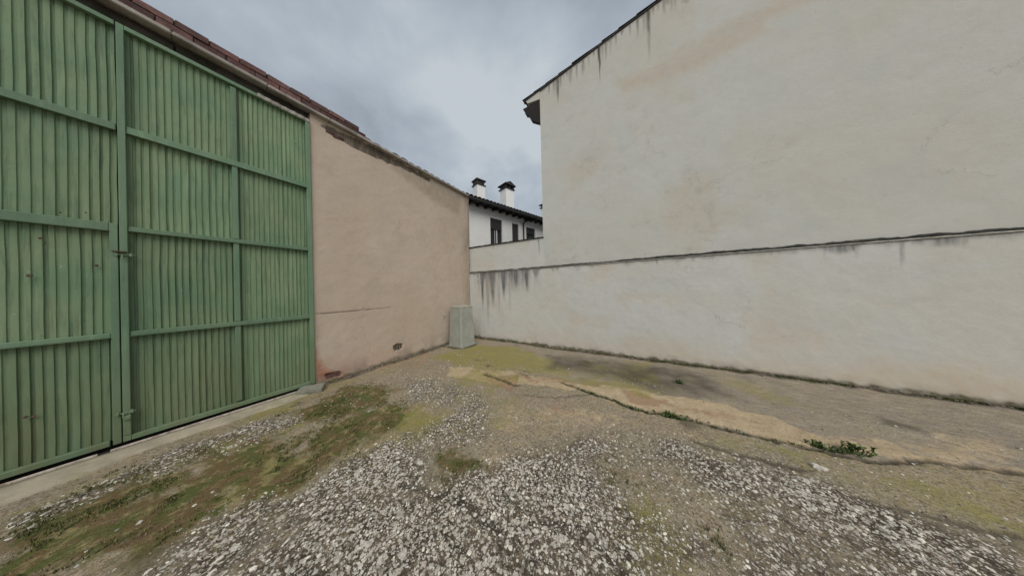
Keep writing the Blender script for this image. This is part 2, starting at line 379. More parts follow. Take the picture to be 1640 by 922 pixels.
lich = np.maximum.reduce([
    pm([(190, 960), (300, 835), (400, 800), (480, 790), (560, 735), (660, 700), (700, 745), (800, 750), (880, 752), (960, 780), (1050, 800), (1180, 860), (1200, 960), (600, 1100)], 0.23),
    pm([(1130, 922), (1130, 800), (1060, 750), (1020, 700), (1150, 722), (1290, 750), (1400, 800), (1560, 845), (1640, 872), (1700, 900), (1700, 1100), (1130, 1100)], 0.32),
    .8*pm([(760, 735), (850, 720), (1000, 690), (1080, 720), (1150, 790), (1180, 922), (800, 922)], 0.41),
    .65*pm([(640, 600), (700, 600), (760, 620), (790, 650), (780, 700), (660, 750), (640, 700), (740, 650), (650, 650)], 0.23),
    .75*pm([(0, 845), (130, 785), (330, 700), (480, 655), (490, 672), (380, 725), (200, 785), (60, 860), (0, 880)], 0.11),
    .45*pm([(540, 625), (620, 640), (600, 662), (520, 655)], 0.14),
    .25*pm([(1250, 700), (1640, 740), (1640, 880), (1300, 770)], 0.42)])
lich = np.maximum(lich, .16*sstep(.45, .6, nb))
lich = np.clip(lich*(1.02-.28*sstep(-.3, .8, GX)+(fbm(GX*1.9, GY*1.9, 31)-.5)*1.5+(fbm(GX*7, GY*7, 32)-.5)*.5), 0, .95)*(1-.6*grass)
sand = np.maximum.reduce([
    pm([(910, 612), (1030, 625), (1130, 643), (1250, 672), (1340, 705), (1640, 745), (1640, 756), (1480, 737), (1400, 737), (1290, 715), (1200, 694), (1100, 670), (1020, 655), (960, 634)], .05)*(.6+.4*sstep(2.2, .5, GX)),
    .6*pm([(720, 588), (800, 590), (860, 602), (930, 614), (950, 627), (850, 616), (780, 613), (720, 602)], .06),
    .42*pm([(800, 640), (960, 650), (1050, 680), (1000, 690), (850, 700), (780, 690)], .25),
    .5*pm([(560, 740), (640, 700), (690, 705), (640, 730), (580, 760)], .08), .5*pm([(760, 715), (850, 725), (860, 775), (790, 772)], .08),
    .55*pm([(300, 800), (440, 770), (480, 788), (400, 812), (330, 830), (260, 855)], .07)])
sand = np.maximum(sand, .5*pm([(1280, 690), (1640, 700), (1640, 745), (1420, 735)], .25))
sand = np.clip(sand*(.75+.6*nm), 0, 1)
red = np.maximum.reduce([
    pm([(772, 597), (830, 600), (836, 612), (820, 628), (785, 610)], .05), .8*pm([(1000, 626), (1070, 640), (1050, 655), (995, 645)], .05),
    .45*pm([(860, 640), (910, 648), (930, 668), (880, 662)], .1), .4*pm([(640, 575), (690, 568), (690, 582), (640, 597)], .08),
    .5*pm([(440, 600), (700, 550), (690, 570), (560, 605), (500, 625)], .1),
    .55*pm([(200, 850), (260, 800), (340, 780), (330, 810), (250, 870)], .06)])
red = np.maximum(red, .6*pm([(840, 600), (960, 612), (980, 622), (850, 612)], .1))
red = np.maximum(red, .55*pm([(1040, 640), (1180, 665), (1230, 685), (1080, 662)], .08))
red = np.clip(red*(.6+1.0*nm), 0, 1)
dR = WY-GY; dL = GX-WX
damp_and_shade = np.maximum(sstep(.13, .03, dR+(nm-.5)*.10), sstep(.17, .05, dL+(nm-.5)*.16)*(GY > 1.3))
damp_and_shade = np.maximum(damp_and_shade, .8*sstep(.50, .38, np.hypot(GX+4.44, GY-4.53)+(nm-.5)*.12))  # dirt ring round the box that also paints its contact shadow into the ground
damp_and_shade = np.maximum(damp_and_shade, .7*pm([(880, 568), (1000, 580), (1130, 600), (1180, 635), (1080, 632), (960, 600), (880, 590)], .2)*(.4+nm))
damp_and_shade = np.maximum(damp_and_shade, .6*sstep(.62, .75, nb)*sstep(.45, .7, nm))
cracks = [([(900, 612), (960, 633), (1020, 655), (1100, 672), (1200, 695), (1290, 716), (1400, 738), (1480, 737), (1640, 757), (2100, 815)], 1.0),
          ([(1110, 705), (1150, 718), (1220, 735), (1290, 752)], .8), ([(1380, 800), (1480, 822), (1580, 850), (1640, 860)], .7),
          ([(650, 770), (700, 790), (745, 800), (800, 850), (850, 922)], .8), ([(800, 790), (870, 830), (960, 870), (1000, 922)], .55),
          ([(775, 598), (800, 606), (830, 616)], 1.0), ([(840, 632), (890, 636), (940, 630)], .5)]
crk = np.zeros_like(GX); c2x = GX+(nf-.5)*.07; c2y = GY+(fbm(GX*20, GY*20, 14)-.5)*.07
for pts, s_ in cracks:
    d = seg_dist(c2x, c2y, gp(pts)); crk = np.maximum(crk, s_*sstep(.05, .004, d))
slabm = poly_mask(GX+(nm-.5)*.06, GY+(nm-.5)*.06, gp([(770, 545), (860, 590), (960, 630), (1020, 653), (1100, 670), (1200, 693), (1290, 715), (1400, 737), (1480, 736), (1640, 755), (2100, 812), (2100, 700), (1640, 645), (1250, 598), (850, 548)]), .06)
# relief
H = (nb-.5)*.035+(nm-.5)*.012+(nf-.5)*.005
H += .012*sand*sstep(.3, .8, sand)+.006*grass*(fbm(GX*9, GY*9, 33))*2
H -= .022*crk
H -= .018*np.clip(red*pm([(772, 597), (836, 600), (836, 628), (785, 612)], .06), 0, 1)
H += .022*sstep(.10, .0, dR)*(.3+nm)+.02*sstep(.10, 0, dL)*(GY > 1.3)*(.3+nm)
far = np.clip(np.maximum(np.maximum(GX-6.6, -4.95-GX), np.maximum(GY-5.5, -1.1-GY)), 0, 1)
H *= 1-far
H -= .012*(dL < .5)*(GY < 1.45)*(GY > -3)                # a touch lower along the threshold
P = np.stack([GX, GY, H], -1)
def rgb(a, b_, c): return np.stack([a, b_, c], -1)
gme = grid_mesh('ground', P, {'m1': rgb(moss, grass, lich), 'm2': rgb(sand, red, np.clip(damp_and_shade, 0, 1)), 'm3': rgb(crk, slabm, nb)})
gm, t, b = mat_new('worn_concrete_yard')
v = tcoord(t); a1 = attr(t, 'm1'); a2 = attr(t, 'm2'); a3 = attr(t, 'm3')
nA = noise(t, v, 1.1, 6, .6, .5); nB = noise(t, v, 6, 7, .65, .4); nC = noise(t, v, 34, 5, .65); nD = noise(t, v, 150, 3, .65)
c = mix(t, mrange(t, nA, .35, .65), (.325, .262, .175), (.275, .232, .16))
c = mix(t, mrange(t, nB, .42, .68, 0, .75), c, (.37, .30, .175))
c = mix(t, mrange(t, nC, .5, .72, 0, .7), c, (.145, .115, .085))
nE = noise(t, v, 2.3, 5, .6, .9)
c = mix(t, mrange(t, nE, .52, .66, 0, .6), c, (.35, .26, .205)); c = mix(t, mrange(t, nE, .46, .34, 0, .6), c, (.25, .23, .15))
# long drawn wear marks along the slab
vst = tcoord(t, (1, 3.2, 1)); nS = noise(t, vst, 9, 6, .7, .8)
c = mix(t, mrange(t, nS, .50, .64, 0, .6), c, (.40, .345, .275))
slab = mix(t, mrange(t, nA, .35, .65), (.30, .255, .205), (.255, .225, .185))
slab = mix(t, mrange(t, noise(t, v, 3.2, 7, .68, .5), .42, .64, 0, .8), slab, (.335, .285, .20))
slab = mix(t, mrange(t, noise(t, tcoord(t, (1, 4.5, 1)), 4.5, 8, .72, .7), .52, .64, 0, .8), slab, (.45, .395, .32))
slab = mix(t, mrange(t, noise(t, tcoord(t, (1, 3.5, 1)), 7, 7, .7, .6), .46, .36, 0, .7), slab, (.175, .15, .12))
slab = mix(t, mrange(t, nC, .55, .7, 0, .35), slab, (.16, .14, .115))
c = mix(t, math_(t, 'MULTIPLY', a3[1], .9), c, slab)
spk = mrange(t, a3[1], 0, 1, 1, .3)
# aggregate speckle
vo = N(t, 'ShaderNodeTexVoronoi', inp={'Scale': 85.0}); t.links.new(v, vo.inputs['Vector'])
sepc = N(t, 'ShaderNodeSeparateColor'); t.links.new(vo.outputs['Color'], sepc.inputs[0])
c = mix(t, math_(t, 'MULTIPLY', spk, mrange(t, sepc.outputs[0], .6, 1, 0, .6)), c, (.45, .41, .34))
c = mix(t, math_(t, 'MULTIPLY', spk, mrange(t, sepc.outputs[1], .6, 1, 0, .6)), c, (.07, .06, .05))
def patchy(a_, n_, k=1.1, lo=.30, hi=.62):
    return mrange(t, math_(t, 'ADD', a_, math_(t, 'MULTIPLY', math_(t, 'SUBTRACT', n_, .5), k)), lo, hi)
nP = noise(t, v, 9, 9, .72, .6); nQ = noise(t, v, 13, 9, .74, .4)
c = mix(t, math_(t, 'MULTIPLY', patchy(a2[0], nQ, 1.2), mrange(t, nC, .35, .62, .98, .55), True), c, mix(t, mrange(t, nB, .3, .7), (.58, .46, .30), (.46, .345, .21)))
c = mix(t, math_(t, 'MULTIPLY', patchy(a2[1], nP, 2.2, .35, .8), .75, True), c, mix(t, mrange(t, nC, .3, .7), (.38, .235, .155), (.30, .20, .13)))
# moss and grass soil
mf = math_(t, 'MULTIPLY', patchy(a1[0], nP, 1.3, .15, .85), mrange(t, nC, .3, .62, .95, .55), True)
c = mix(t, mf, c, mix(t, mrange(t, nB, .3, .7), (.275, .262, .05), (.255, .22, .075)))
gf = math_(t, 'MULTIPLY', patchy(a1[1], nQ, 1.3, .15, .75), mrange(t, nC, .3, .6, .75, 1.2), True)
c = mix(t, gf, c, mix(t, mrange(t, nP, .5, .66), mix(t, mrange(t, nB, .42, .56), (.10, .112, .035), (.155, .11, .055)), (.31, .265, .13)))
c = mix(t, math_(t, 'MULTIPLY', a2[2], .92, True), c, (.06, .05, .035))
# dark soil between lichens
dk = math_(t, 'MULTIPLY', patchy(a1[2], nQ, 1.1, .25, .9), mrange(t, nC, .36, .56, .35, 1), True)
c = mix(t, dk, c, mix(t, mrange(t, nB, .4, .6), (.055, .045, .037), (.12, .095, .07)))
# white lichen, three sizes of irregular rosettes
dist_n = N(t, 'ShaderNodeTexNoise', inp={'Scale': 30.0, 'Detail': 4.0, 'Roughness': .6}); t.links.new(v, dist_n.inputs['Vector'])
vm = N(t, 'ShaderNodeVectorMath', operation='MULTIPLY_ADD'); vm.inputs[1].default_value = (.055, .055, .055)
t.links.new(dist_n.outputs['Color'], vm.inputs[0]); t.links.new(v, vm.inputs[2])
hsum = None
for sc_, rad, thr in ((12, .36, .84), (21, .40, .50), (34, .43, .30), (62, .45, .20)):
    vo = N(t, 'ShaderNodeTexVoronoi', inp={'Scale': float(sc_), 'Randomness': 1.0}); vo.voronoi_dimensions = '2D'
    t.links.new(vm.outputs[0], vo.inputs['Vector'])
    sp = N(t, 'ShaderNodeSeparateColor'); t.links.new(vo.outputs['Color'], sp.inputs[0])
    # radius shrinks with 1-density: r = rad*(density*rand)
    rr = math_(t, 'MULTIPLY', math_(t, 'MULTIPLY', a1[2], mrange(t, sp.outputs[0], thr, 1, 0, 1, False)), rad*1.25)
    e_ = math_(t, 'SUBTRACT', rr, vo.outputs['Distance'])
    e_ = math_(t, 'ADD', e_, math_(t, 'MULTIPLY', math_(t, 'SUBTRACT', nD, .5), .22)); f_ = mrange(t, e_, 0.0, .06)
    f_ = math_(t, 'MULTIPLY', f_, mrange(t, nC, .3, .6, 1.0, .6))
    tone = mix(t, sp.outputs[1], (.74, .71, .64), (.52, .48, .41))
    tone = mix(t, mrange(t, sp.outputs[2], .7, .9), tone, (.60, .50, .42))
    c = mix(t, f_, c, tone)
    hsum = f_ if hsum is None else math_(t, 'MAXIMUM', hsum, f_)
c = mix(t, math_(t, 'MULTIPLY', a3[0], .85, True), c, (.045, .04, .032))
t.links.new(c, b.inputs['Base Color']); b.inputs['Roughness'].default_value = .92; b.inputs['Specular IOR Level'].default_value = .15
hh = math_(t, 'ADD', math_(t, 'ADD', nC, math_(t, 'MULTIPLY', nD, .4)), math_(t, 'MULTIPLY', hsum, .55))
hh = math_(t, 'ADD', hh, math_(t, 'MULTIPLY', nB, 1.2))
bump(t, b, hh, .9, .016)
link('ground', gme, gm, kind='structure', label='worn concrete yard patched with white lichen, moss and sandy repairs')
def gz(x_, y_):
    i = min(max(np.searchsorted(gx, x_), 0), len(gx)-1); j = min(max(np.searchsorted(gy, y_), 0), len(gy)-1); return float(H[j, i])
def gm_at(arr, X, Y):
    i = np.clip(np.searchsorted(gx, X), 0, len(gx)-1); j = np.clip(np.searchsorted(gy, Y), 0, len(gy)-1); return arr[j, i]

# ------------------------------------------------------------------ barn on the left
GATE_TOP = 4.685; GY0, GY1 = -2.55, 1.335       # gate opening along the wall
barn = thing('barn', 'barn with pinkish rendered wall, red brick course on top and tall green corrugated doors', 'barn', (WX-.15, 2.0, 0))
def local(o, parent):
    o.parent = parent; o.matrix_parent_inverse = Matrix.Translation(-Vector(parent.location)); return o
def wgrid(u0, u1, z0, ztop, step, fn, axis, base, name, mat, parent, thick=.3):
    """wall sheet on a fine grid; fn(U, Z) -> depth (into wall positive), masks (3)"""
    U, V = np.meshgrid(np.arange(u0, u1+step*.5, step), np.linspace(0, 1, int((ztop(np.array([(u0+u1)/2]))[0]-z0)/step)+1))
    Z = z0+V*(ztop(U)-z0); D, mk = fn(U, Z)
    P_ = np.stack([base-D, U, Z], -1) if axis == 'x' else np.stack([U, base+D, Z], -1)
    me = grid_mesh(name, P_, {'mask': rgb(*mk)}, flip=(axis != 'x'))
    if axis != 'x': me.flip_normals()
    o = link(name, me, mat, parent); return o
def zz(f): return lambda U: np.full(np.shape(U), f, float)

def px_l(pts, X=WX): return [(p.y, p.z) for p in (onx(a, b_, X) for a, b_ in pts)]
def px_r(pts, Y=WY): return [(p.x, p.z) for p in (ony(a, b_, Y) for a, b_ in pts)]
def barn_fn(U, Z):
    n1_ = fbm(U*2, Z*2, 41); n2_ = fbm(U*9, Z*9, 42); n3_ = fbm(U*30, Z*30, 43)
    wu = U+(n2_-.5)*.10+(n3_-.5)*.03; wz = Z+(fbm(U*9, Z*9, 44)-.5)*.10
    D = (n1_-.5)*.02+(n2_-.5)*.006+(n3_-.5)*.003
    ck = seg_dist(U, Z+(n2_-.5)*.02, px_l([(502, 503), (560, 498), (635, 491)])); f = sstep(.012, .003, ck)*sstep(3.0, 2.2, U)
    D += f*.008
    hole = np.maximum(poly_mask(U+(n3_-.5)*.05, Z+(n2_-.5)*.05, px_l([(630, 555), (636, 550), (645, 551), (644, 558), (632, 561)]), .008),
                      poly_mask(U+(n3_-.5)*.04, Z+(n2_-.5)*.03, px_l([(522, 599), (545, 594), (547, 600), (524, 607)]), .008))
    D += hole*.035
    brk = poly_mask(wu, wz, px_l([(515, 203), (540, 218), (556, 232), (585, 246), (640, 268), (690, 292), (690, 286), (600, 236), (520, 198)]), .02)
    D += brk*.02
    stain = np.maximum(f*.8, hole*.9); stain = np.maximum(stain, brk*.75)
    # dark wash in the corner and above the ground
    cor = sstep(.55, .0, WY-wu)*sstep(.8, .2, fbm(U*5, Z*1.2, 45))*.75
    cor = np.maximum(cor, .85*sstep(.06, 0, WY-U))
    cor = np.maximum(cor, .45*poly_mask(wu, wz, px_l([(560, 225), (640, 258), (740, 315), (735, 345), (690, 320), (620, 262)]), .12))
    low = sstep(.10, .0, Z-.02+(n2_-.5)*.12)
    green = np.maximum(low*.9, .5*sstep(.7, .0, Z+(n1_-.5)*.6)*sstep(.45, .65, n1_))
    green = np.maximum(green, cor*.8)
    warm = np.maximum(.9*poly_mask(wu, wz, px_l([(502, 560), (512, 575), (530, 590), (560, 598), (560, 606), (502, 612)]), .08),
                      .35*sstep(.55, .1, Z+(n1_-.5)*.5)*sstep(3.6, 1.4, U))
    return D, (np.clip(stain, 0, 1), np.clip(warm, 0, 1), np.clip(green, 0, 1))
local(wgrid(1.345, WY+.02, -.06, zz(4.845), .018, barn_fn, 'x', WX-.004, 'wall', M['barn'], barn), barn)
b_ = MB()
b_.box(WX-.32, WX-.055, 1.345, WY+.018, -.1, 4.83)
b_.box(WX-.32, WX-.02, -9, GY0-.01, -.1, 4.83, .01); b_.box(WX-.32, WX-.28, GY0, 1.34, 4.7, 4.83); b_.box(WX-.26, WX-.03, 1.425, WY+.018, 4.831, 4.86)
local(b_.build('wall_core', M['barn'], barn), barn)
# lintel above the gate
for k, (y0, y1) in enumerate([(-9, -2.0), (-1.992, .1), (.108, 1.42)]):
    b_ = MB(); b_.box(WX-.25, WX-.09, y0, y1, 4.70, 4.85, .006, .002)
    local(b_.build('lintel', M['beam'], barn), barn)
# cement string course and bricks on it
TX = -4.775
for k in range(16):
    y0 = -6.8+k*.75*1.02; y1 = y0+.762
    if y0 > 5.3: break
    b_ = MB(); y1 = min(y1, 5.36)
    b_.box(WX-.2, TX+random.uniform(-.003, .003), y0, y1, 4.846, 4.903+random.uniform(-.003, .003), .012, .002)
    local(b_.build('cornice_block', M['trim'], barn), barn)
me_b = []
for k in range(6):
    b_ = MB(); b_.box(0, .115, -.119, .119, 0, .076, .004, .0025)
    # the mouths of a hollow brick show as shallow grooves along its face
    me_b.append(b_.mesh('brick'))
    me_b[-1].materials.append(M['brick'])
for row in range(2):
    y = -3.0+row*.12
    while y < 1.98-row*.05:
        o = link('brick', random.choice(me_b), None, barn)
        o.location = (TX-.145+random.uniform(-.008, .006), y+.12, 4.908+row*.087); o.rotation_euler = (0, 0, random.uniform(-.03, .03))
        local(o, barn); y += .2445+random.uniform(0, .009)
b_ = MB(); b_.box(WX-.2, TX-.05, -9, 1.97, 4.9, 5.07); local(b_.build('mortar_bed', M['beam'], barn), barn)
# barrel tiles along the rest of the eaves, and the roof
def barrel(L=.42, r0_=.10, r1_=.078, th=.014, n=8, up_=True):
    vs = []; fs = []
    for i, (xx, r_) in enumerate(((0, r0_), (L, r1_))):
        for rr_ in (r_, r_-th):
            for k in range(n+1):
                a_ = math.pi*k/n
                vs.append((xx, math.cos(a_)*rr_, math.sin(a_)*rr_*(.75 if up_ else -.75)))
    m1 = n+1
    for k in range(n):
        fs += [(k, k+1, 2*m1+k+1, 2*m1+k), (m1+k+1, m1+k, 3*m1+k, 3*m1+k+1), (k+1, k, m1+k, m1+k+1), (2*m1+k, 2*m1+k+1, 3*m1+k+1, 3*m1+k)]
    fs += [(0, 2*m1, 3*m1, m1), (n, m1+n, 3*m1+n, 2*m1+n)]
    q = MB(); q.add(vs, fs); return q.mesh('roof_tile', True)
tile_me = barrel(); tile_me.materials.append(M['tile_dark'])
y = 2.04
while y < 5.3:
    o = link('roof_tile', tile_me, None, barn); o.location = (TX-.03+random.uniform(-.01, .01), y, 4.895+random.uniform(-.004, .004)); o.scale = (1, 1, .7)
    o.rotation_euler = (0, R(14), math.pi+random.uniform(-.03, .03)); local(o, barn); y += .205
b_ = MB(); b_.prism([(TX-.1, -9, 4.90), (-9.5, -9, 6.05), (-9.5, -9, 5.9), (TX-.1, -9, 4.83)], (0, 14.25, 0))
local(b_.build('roof', M['tile_dark'], barn), barn)
b_ = MB(); b_.box(-12, -9.5, -9, WY-.1, 0, 6.04); b_.box(-9.6, WX-.321, WY-.25, WY+.015, 0, 4.8)
local(b_.build('back_wall', M['barn'], barn), barn)
# broken render below the eaves: a few exposed brick stubs
for px, py in ((532, 214), (538, 219), (546, 222), (527, 211)):
    p = onx(px, py, WX); b_ = MB(); b_.box(WX-.05, WX+.004, p.y-.045, p.y+.045, p.z-.03, p.z+.03, .006, .006)
    local(b_.build('brick', M['brick'], barn), barn)
p = onx(535, 600, WX); b_ = MB(); b_.box(WX-.08, WX-.018, p.y-.13, p.y+.13, p.z-.045, p.z+.03, .006, .004)
local(b_.build('brick', M['brick'], barn, label='bare red brick showing through the render near the ground'), barn)

# ---- the green doors
MY = [-.21, .532, 1.302]                         # mullion centres along the wall
RZ = [1.25, 2.419, 3.522, GATE_TOP-.03]          # rail heights
GX_ = WX+.004                                    # face of the sheets
def sheet(y0, y1, z0, z1, seed):
    """trapezoid ribbed steel sheet with gentle dents, one mesh"""
    rnd = random.Random(seed); pitch = .049; prof = []; y_ = y0
    while y_ < y1:
        p_ = pitch*rnd.uniform(.88, 1.12); d_ = rnd.choice((.7, .9, 1, 1.3)); a1q = rnd.uniform(.52, .62)
        prof += [(y_, 0), (y_+p_*a1q, 0), (y_+p_*(a1q+.09), -.012*d_), (y_+p_*.91, -.012*d_)]; y_ += p_
    prof = [(min(a_, y1), d_) for a_, d_ in prof]; prof.append((y1, 0))
    zs = np.linspace(z0, z1, 15); vs = []; fs = []
    U = np.array([q[0] for q in prof]); n_ = len(prof)
    for z_ in zs:
        wob = (fbm(U*2.2, np.full(n_, z_*1.6), seed)-.5)*.020
        sh = (fbm(U*3, np.full(n_, z_*2.1), seed+9)-.5)*.010
        for k in range(n_): vs.append((GX_+prof[k][1]+wob[k]-.026, prof[k][0]+(sh[k] if 0 < k < n_-1 else 0), z_))
    for i in range(len(zs)-1):
        for k in range(n_-1):
            a_ = i*n_+k; fs.append((a_, a_+1, a_+n_+1, a_+n_))
    q = MB(); q.add(vs, fs); return q
def leaf_part(name, parent_o, mb, mat, **kw):
    o = mb.build(name, mat, parent_o, **kw); o.matrix_parent_inverse = Matrix.Identity(4); return o
def make_leaf(ya, yb, jtop, label):
    leaf = MB(); q = leaf
    # outer frame: jambs, top and bottom rails of square tube
    def tubebox(mb, y0, y1, z0, z1, off=.030): mb.box(GX_-.02, GX_+off, y0, y1, z0, z1, .004)
    tubebox(q, ya, ya+.045, .075, GATE_TOP); tubebox(q, yb-(.058 if jtop == GATE_TOP else .045), yb, .075, jtop)
    tubebox(q, ya+.0455, yb-.0585 if jtop == GATE_TOP else yb, GATE_TOP-.05, GATE_TOP-.001, .034); tubebox(q, ya+.0455, yb-.0585, .076, .13, .034)
    lf = local(q.build('gate_leaf', M['green_frame'], barn, label=label), barn)
    def sub(name, mb, mat, **kw):
        o = mb.build(name, mat, lf, **kw); o.matrix_parent_inverse = lf.matrix_parent_inverse.copy()
        o.matrix_parent_inverse = Matrix.Translation(-Vector(barn.location)) @ Matrix.Identity(4)
        o.matrix_parent_inverse = Matrix.Identity(4); return o
    return lf, sub, tubebox
seed = 3
# wicket door + upper leaf on the left, folding leaf on the right
lfA, subA, tb = make_leaf(GY0, MY[0]-.034, RZ[1]+.04, 'left door leaf with a wicket door in its lower half')
lfB, subB, tb = make_leaf(MY[0]-.028, GY1, GATE_TOP, 'right door leaf of two columns of green sheets')
def rail(sub, y0, y1, z, hgt=.055, off=.028):
    q = MB(); tb(q, y0, y1, z-hgt/2, z+hgt/2, off)
    q.box(GX_-.01, GX_+off+.012, y0+.001, y1-.001, z-hgt/2-.004, z-hgt/2+.0005)   # lower lip of the angle iron
    sub('rail', q, M['green_frame'])
def mull(sub, y, z0, z1, wd=.05, off=.026):
    q = MB(); tb(q, y-wd/2, y+wd/2, z0, z1, off); sub('mullion', q, M['green_frame'])
ysA = [GY0+.0455, -1.35, MY[0]-.080]
ysB = [MY[0]+.0175, MY[1], GY1-.0585]
zs_ = [.13]+[z_ for z_ in RZ[:3]]+[GATE_TOP-.05]
for z_ in RZ[:3]:
    rail(subB, ysB[0], ysB[-1], z_, .050 if z_ < 3 else .075)
    rail(subA, ysA[0], ysA[-1] if z_ < 3 else MY[0]-.036, z_, {1.25: .045, 2.419: .085, 3.522: .075}[z_])
for i in range(4):
    z0, z1 = zs_[i]+.028, zs_[i+1]-.030
    z0s, z1s = zs_[i]-.02, zs_[i+1]+.02
    mull(subB, MY[1], z0, z1, .05); mull(subA, -1.35, z0, z1, .05)
    for (sub, ys) in ((subB, ysB), (subA, ysA if i < 2 else ysA[:2]+[MY[0]-.036])):
        for a_, c_ in zip(ys[:-1], ys[1:]):
            seed += 1; sub('corrugated_sheet', sheet(a_, c_, z0s, z1s, seed), M['green'])
q = MB(); q.box(GX_+.031, GX_+.040, MY[0]-.026, MY[0]+.014, .15, GATE_TOP-.06, .002); subB('cover_strip', q, M['green_frame'])
def bolt(px, py, lock):
    p = onx(px, py, GX_+.04); q = MB()
    q.tube([(GX_+.050, p.y-.055, p.z), (GX_+.050, p.y+.055, p.z-.003)], .007)
    for s_ in (-.04, .035): q.box(GX_+.036, GX_+.062, p.y+s_-.009, p.y+s_+.009, p.z-.018, p.z+.018, .003)
    q.tube([(GX_+.050, p.y-.01, p.z), (GX_+.07, p.y-.01, p.z-.012), (GX_+.072, p.y-.01, p.z-.045)], .006)
    if lock:
        q.box(GX_+.05, GX_+.075, p.y-.012, p.y+.030, p.z-.075, p.z-.030, .005)
        q.tube([(GX_+.062, p.y-.004, p.z-.035), (GX_+.062, p.y-.004, p.z-.012), (GX_+.062, p.y+.022, p.z-.012), (GX_+.062, p.y+.022, p.z-.035)], .004)
    subA('bolt', q, M['green_frame'])
bolt(199, 408, False); bolt(201, 660, True)
q = MB(); p = onx(192, 403, GX_+.04); q.box(GX_+.037, GX_+.075, p.y-.04, p.y+.035, p.z-.006, p.z+.006, .002); subA('hasp', q, M['rust'])
for px, py, s_ in ((64, 381, .012), (70, 389, .008), (47, 441, .018), (154, 425, .014), (40, 668, .014), (54, 667, .014), (137, 340, .007), (96, 340, .008), (474, 230, .01), (451, 275, .008)):
    p = onx(px, py, GX_+.01); q = MB()      # punctures: a curled rusty lip
    for k in range(3):
        a_ = k*2.1+random.random(); q.box(-s_*.5, s_*.5, -s_*.2, s_*.2, -.004, .010, .001,
            mat=Matrix.Translation((GX_+.002, p.y+math.cos(a_)*s_*.5, p.z+math.sin(a_)*s_*.5)) @ Matrix.Rotation(a_, 4, 'X') @ Matrix.Rotation(R(90), 4, 'Y') @ Matrix.Rotation(.5, 4, 'X'))
    (subB if px > 205 else subA)('torn_lip', q, M['rust'])
# loose flashing over the top right panel
q = MB(); pts = []
for k in range(24):
    y_ = 0.75+k*.025; pts.append((GX_+.040+.006*math.sin(k*1.7), y_, GATE_TOP-.03-.010*abs(math.sin(k*.9))-random.uniform(0, .008)))
for a_, c_ in zip(pts[:-1], pts[1:]):
    q.add([a_, c_, (c_[0], c_[1], GATE_TOP+.012), (a_[0], a_[1], GATE_TOP+.012), (a_[0]-.003, a_[1], a_[2]), (c_[0]-.003, c_[1], c_[2]), (c_[0]-.003, c_[1], GATE_TOP+.012), (a_[0]-.003, a_[1], GATE_TOP+.012)],
          [(0, 1, 2, 3), (7, 6, 5, 4), (0, 4, 5, 1), (3, 2, 6, 7)])
subB('flashing', q, M['trim'])
# dark inside of the barn behind the doors
b_ = MB(); b_.box(WX-.13, WX-.09, GY0, 1.34, 0.0, 4.70); local(b_.build('door_backing', M['dark_steel'], barn), barn)
# bottom guide, track and cement threshold
b_ = MB(); b_.box(WX-.05, WX+.088, -5, 1.30, -.03, .022, .004); local(b_.build('guide_channel', M['dark_steel'], barn), barn)
for y0, y1 in ((-5, -.86), (-.80, -.36), (-.30, 1.20)):
    b_ = MB(); b_.box(WX+.056, WX+.070, y0, y1, .0225, .048, .002); local(b_.build('floor_track', M['steel'], barn), barn)
def kerb():
    us = np.arange(-5, 1.32, .03); ws = np.array([0, .003, .10, .2, .3, .40, .46, .47]); U, W = np.meshgrid(us, ws)
    edge = .40-.14*sstep(-1, .2, U)*1.0+(fbm(U*5, U*0, 3)-.5)*.10-.06*sstep(.9, 1.3, U)
    X_ = WX+.089+W/.46*(edge*.9-.04)
    Z = np.where(W < .002, -.05, np.where(W > .465, -.06, .036-.030*(W/.46)**2+(fbm(U*7, W*7, 8)-.5)*.010))
    return grid_mesh('threshold', np.stack([X_, U, Z], -1), flip=False)
kb = link('threshold', kerb(), M['kerb'], barn); local(kb, barn)

# ------------------------------------------------------------------ boundary wall on the right
CH = 2.205
bw = thing('boundary_wall', 'low weathered white rendered wall with black drip stains beneath its thin coping', 'wall', (0, WY+.15, 0))
drips = []
def px_streak(lst, plane):
    out = []
    for px, py, py2, wpx, s_ in lst:
        a_ = ony(px, py, plane); c_ = ony(px, py2, plane); e2 = ony(px+wpx, py, plane)
        out.append((a_.x, a_.z, c_.z, abs(e2.x-a_.x)*.5, s_))
    return out
lowst = px_streak([(772, 436, 505, 8, .95), (788, 434, 498, 15, .85), (806, 433, 488, 13, .9), (826, 432, 470, 17, .85), (843, 431, 475, 12, .9), (858, 430, 450, 16, .7), (780, 436, 535, 10, .45), (765, 436, 450, 5, .6), (815, 432, 505, 6, .35), (798, 433, 520, 8, .3),
                   (885, 426, 440, 8, .3), (925, 424, 436, 16, .3), (948, 422, 432, 12, .35), (1000, 418, 428, 14, .25), (1052, 414, 426, 6, .75), (1110, 410, 422, 14, .3), (1180, 404, 411, 20, .3), (1235, 400, 412, 12, .45),
                   (1320, 393, 420, 9, .2), (1368, 390, 407, 6, .8), (1372, 390, 420, 12, .25), (1444, 385, 440, 12, .5), (1500, 380, 400, 30, .35), (1545, 376, 400, 30, .4), (1590, 373, 385, 16, .35)], WY)
def streaks(U, Z, lst, jit):
    s_ = np.zeros_like(U)
    for x_, zt, zb, w_, a_ in lst:
        n_ = (fbm(U*0+x_, Z*3, 77)-.5)*.04
        taper = np.clip((Z-zb)/(zt-zb+1e-6), 0, 1)
        ww = w_*(.30+.95*taper**2)
        s_ = np.maximum(s_, a_*sstep(ww*1.25, ww*.25, np.abs(U-x_+n_))*sstep(0, .55, taper)*(Z < zt+.02))
    return s_
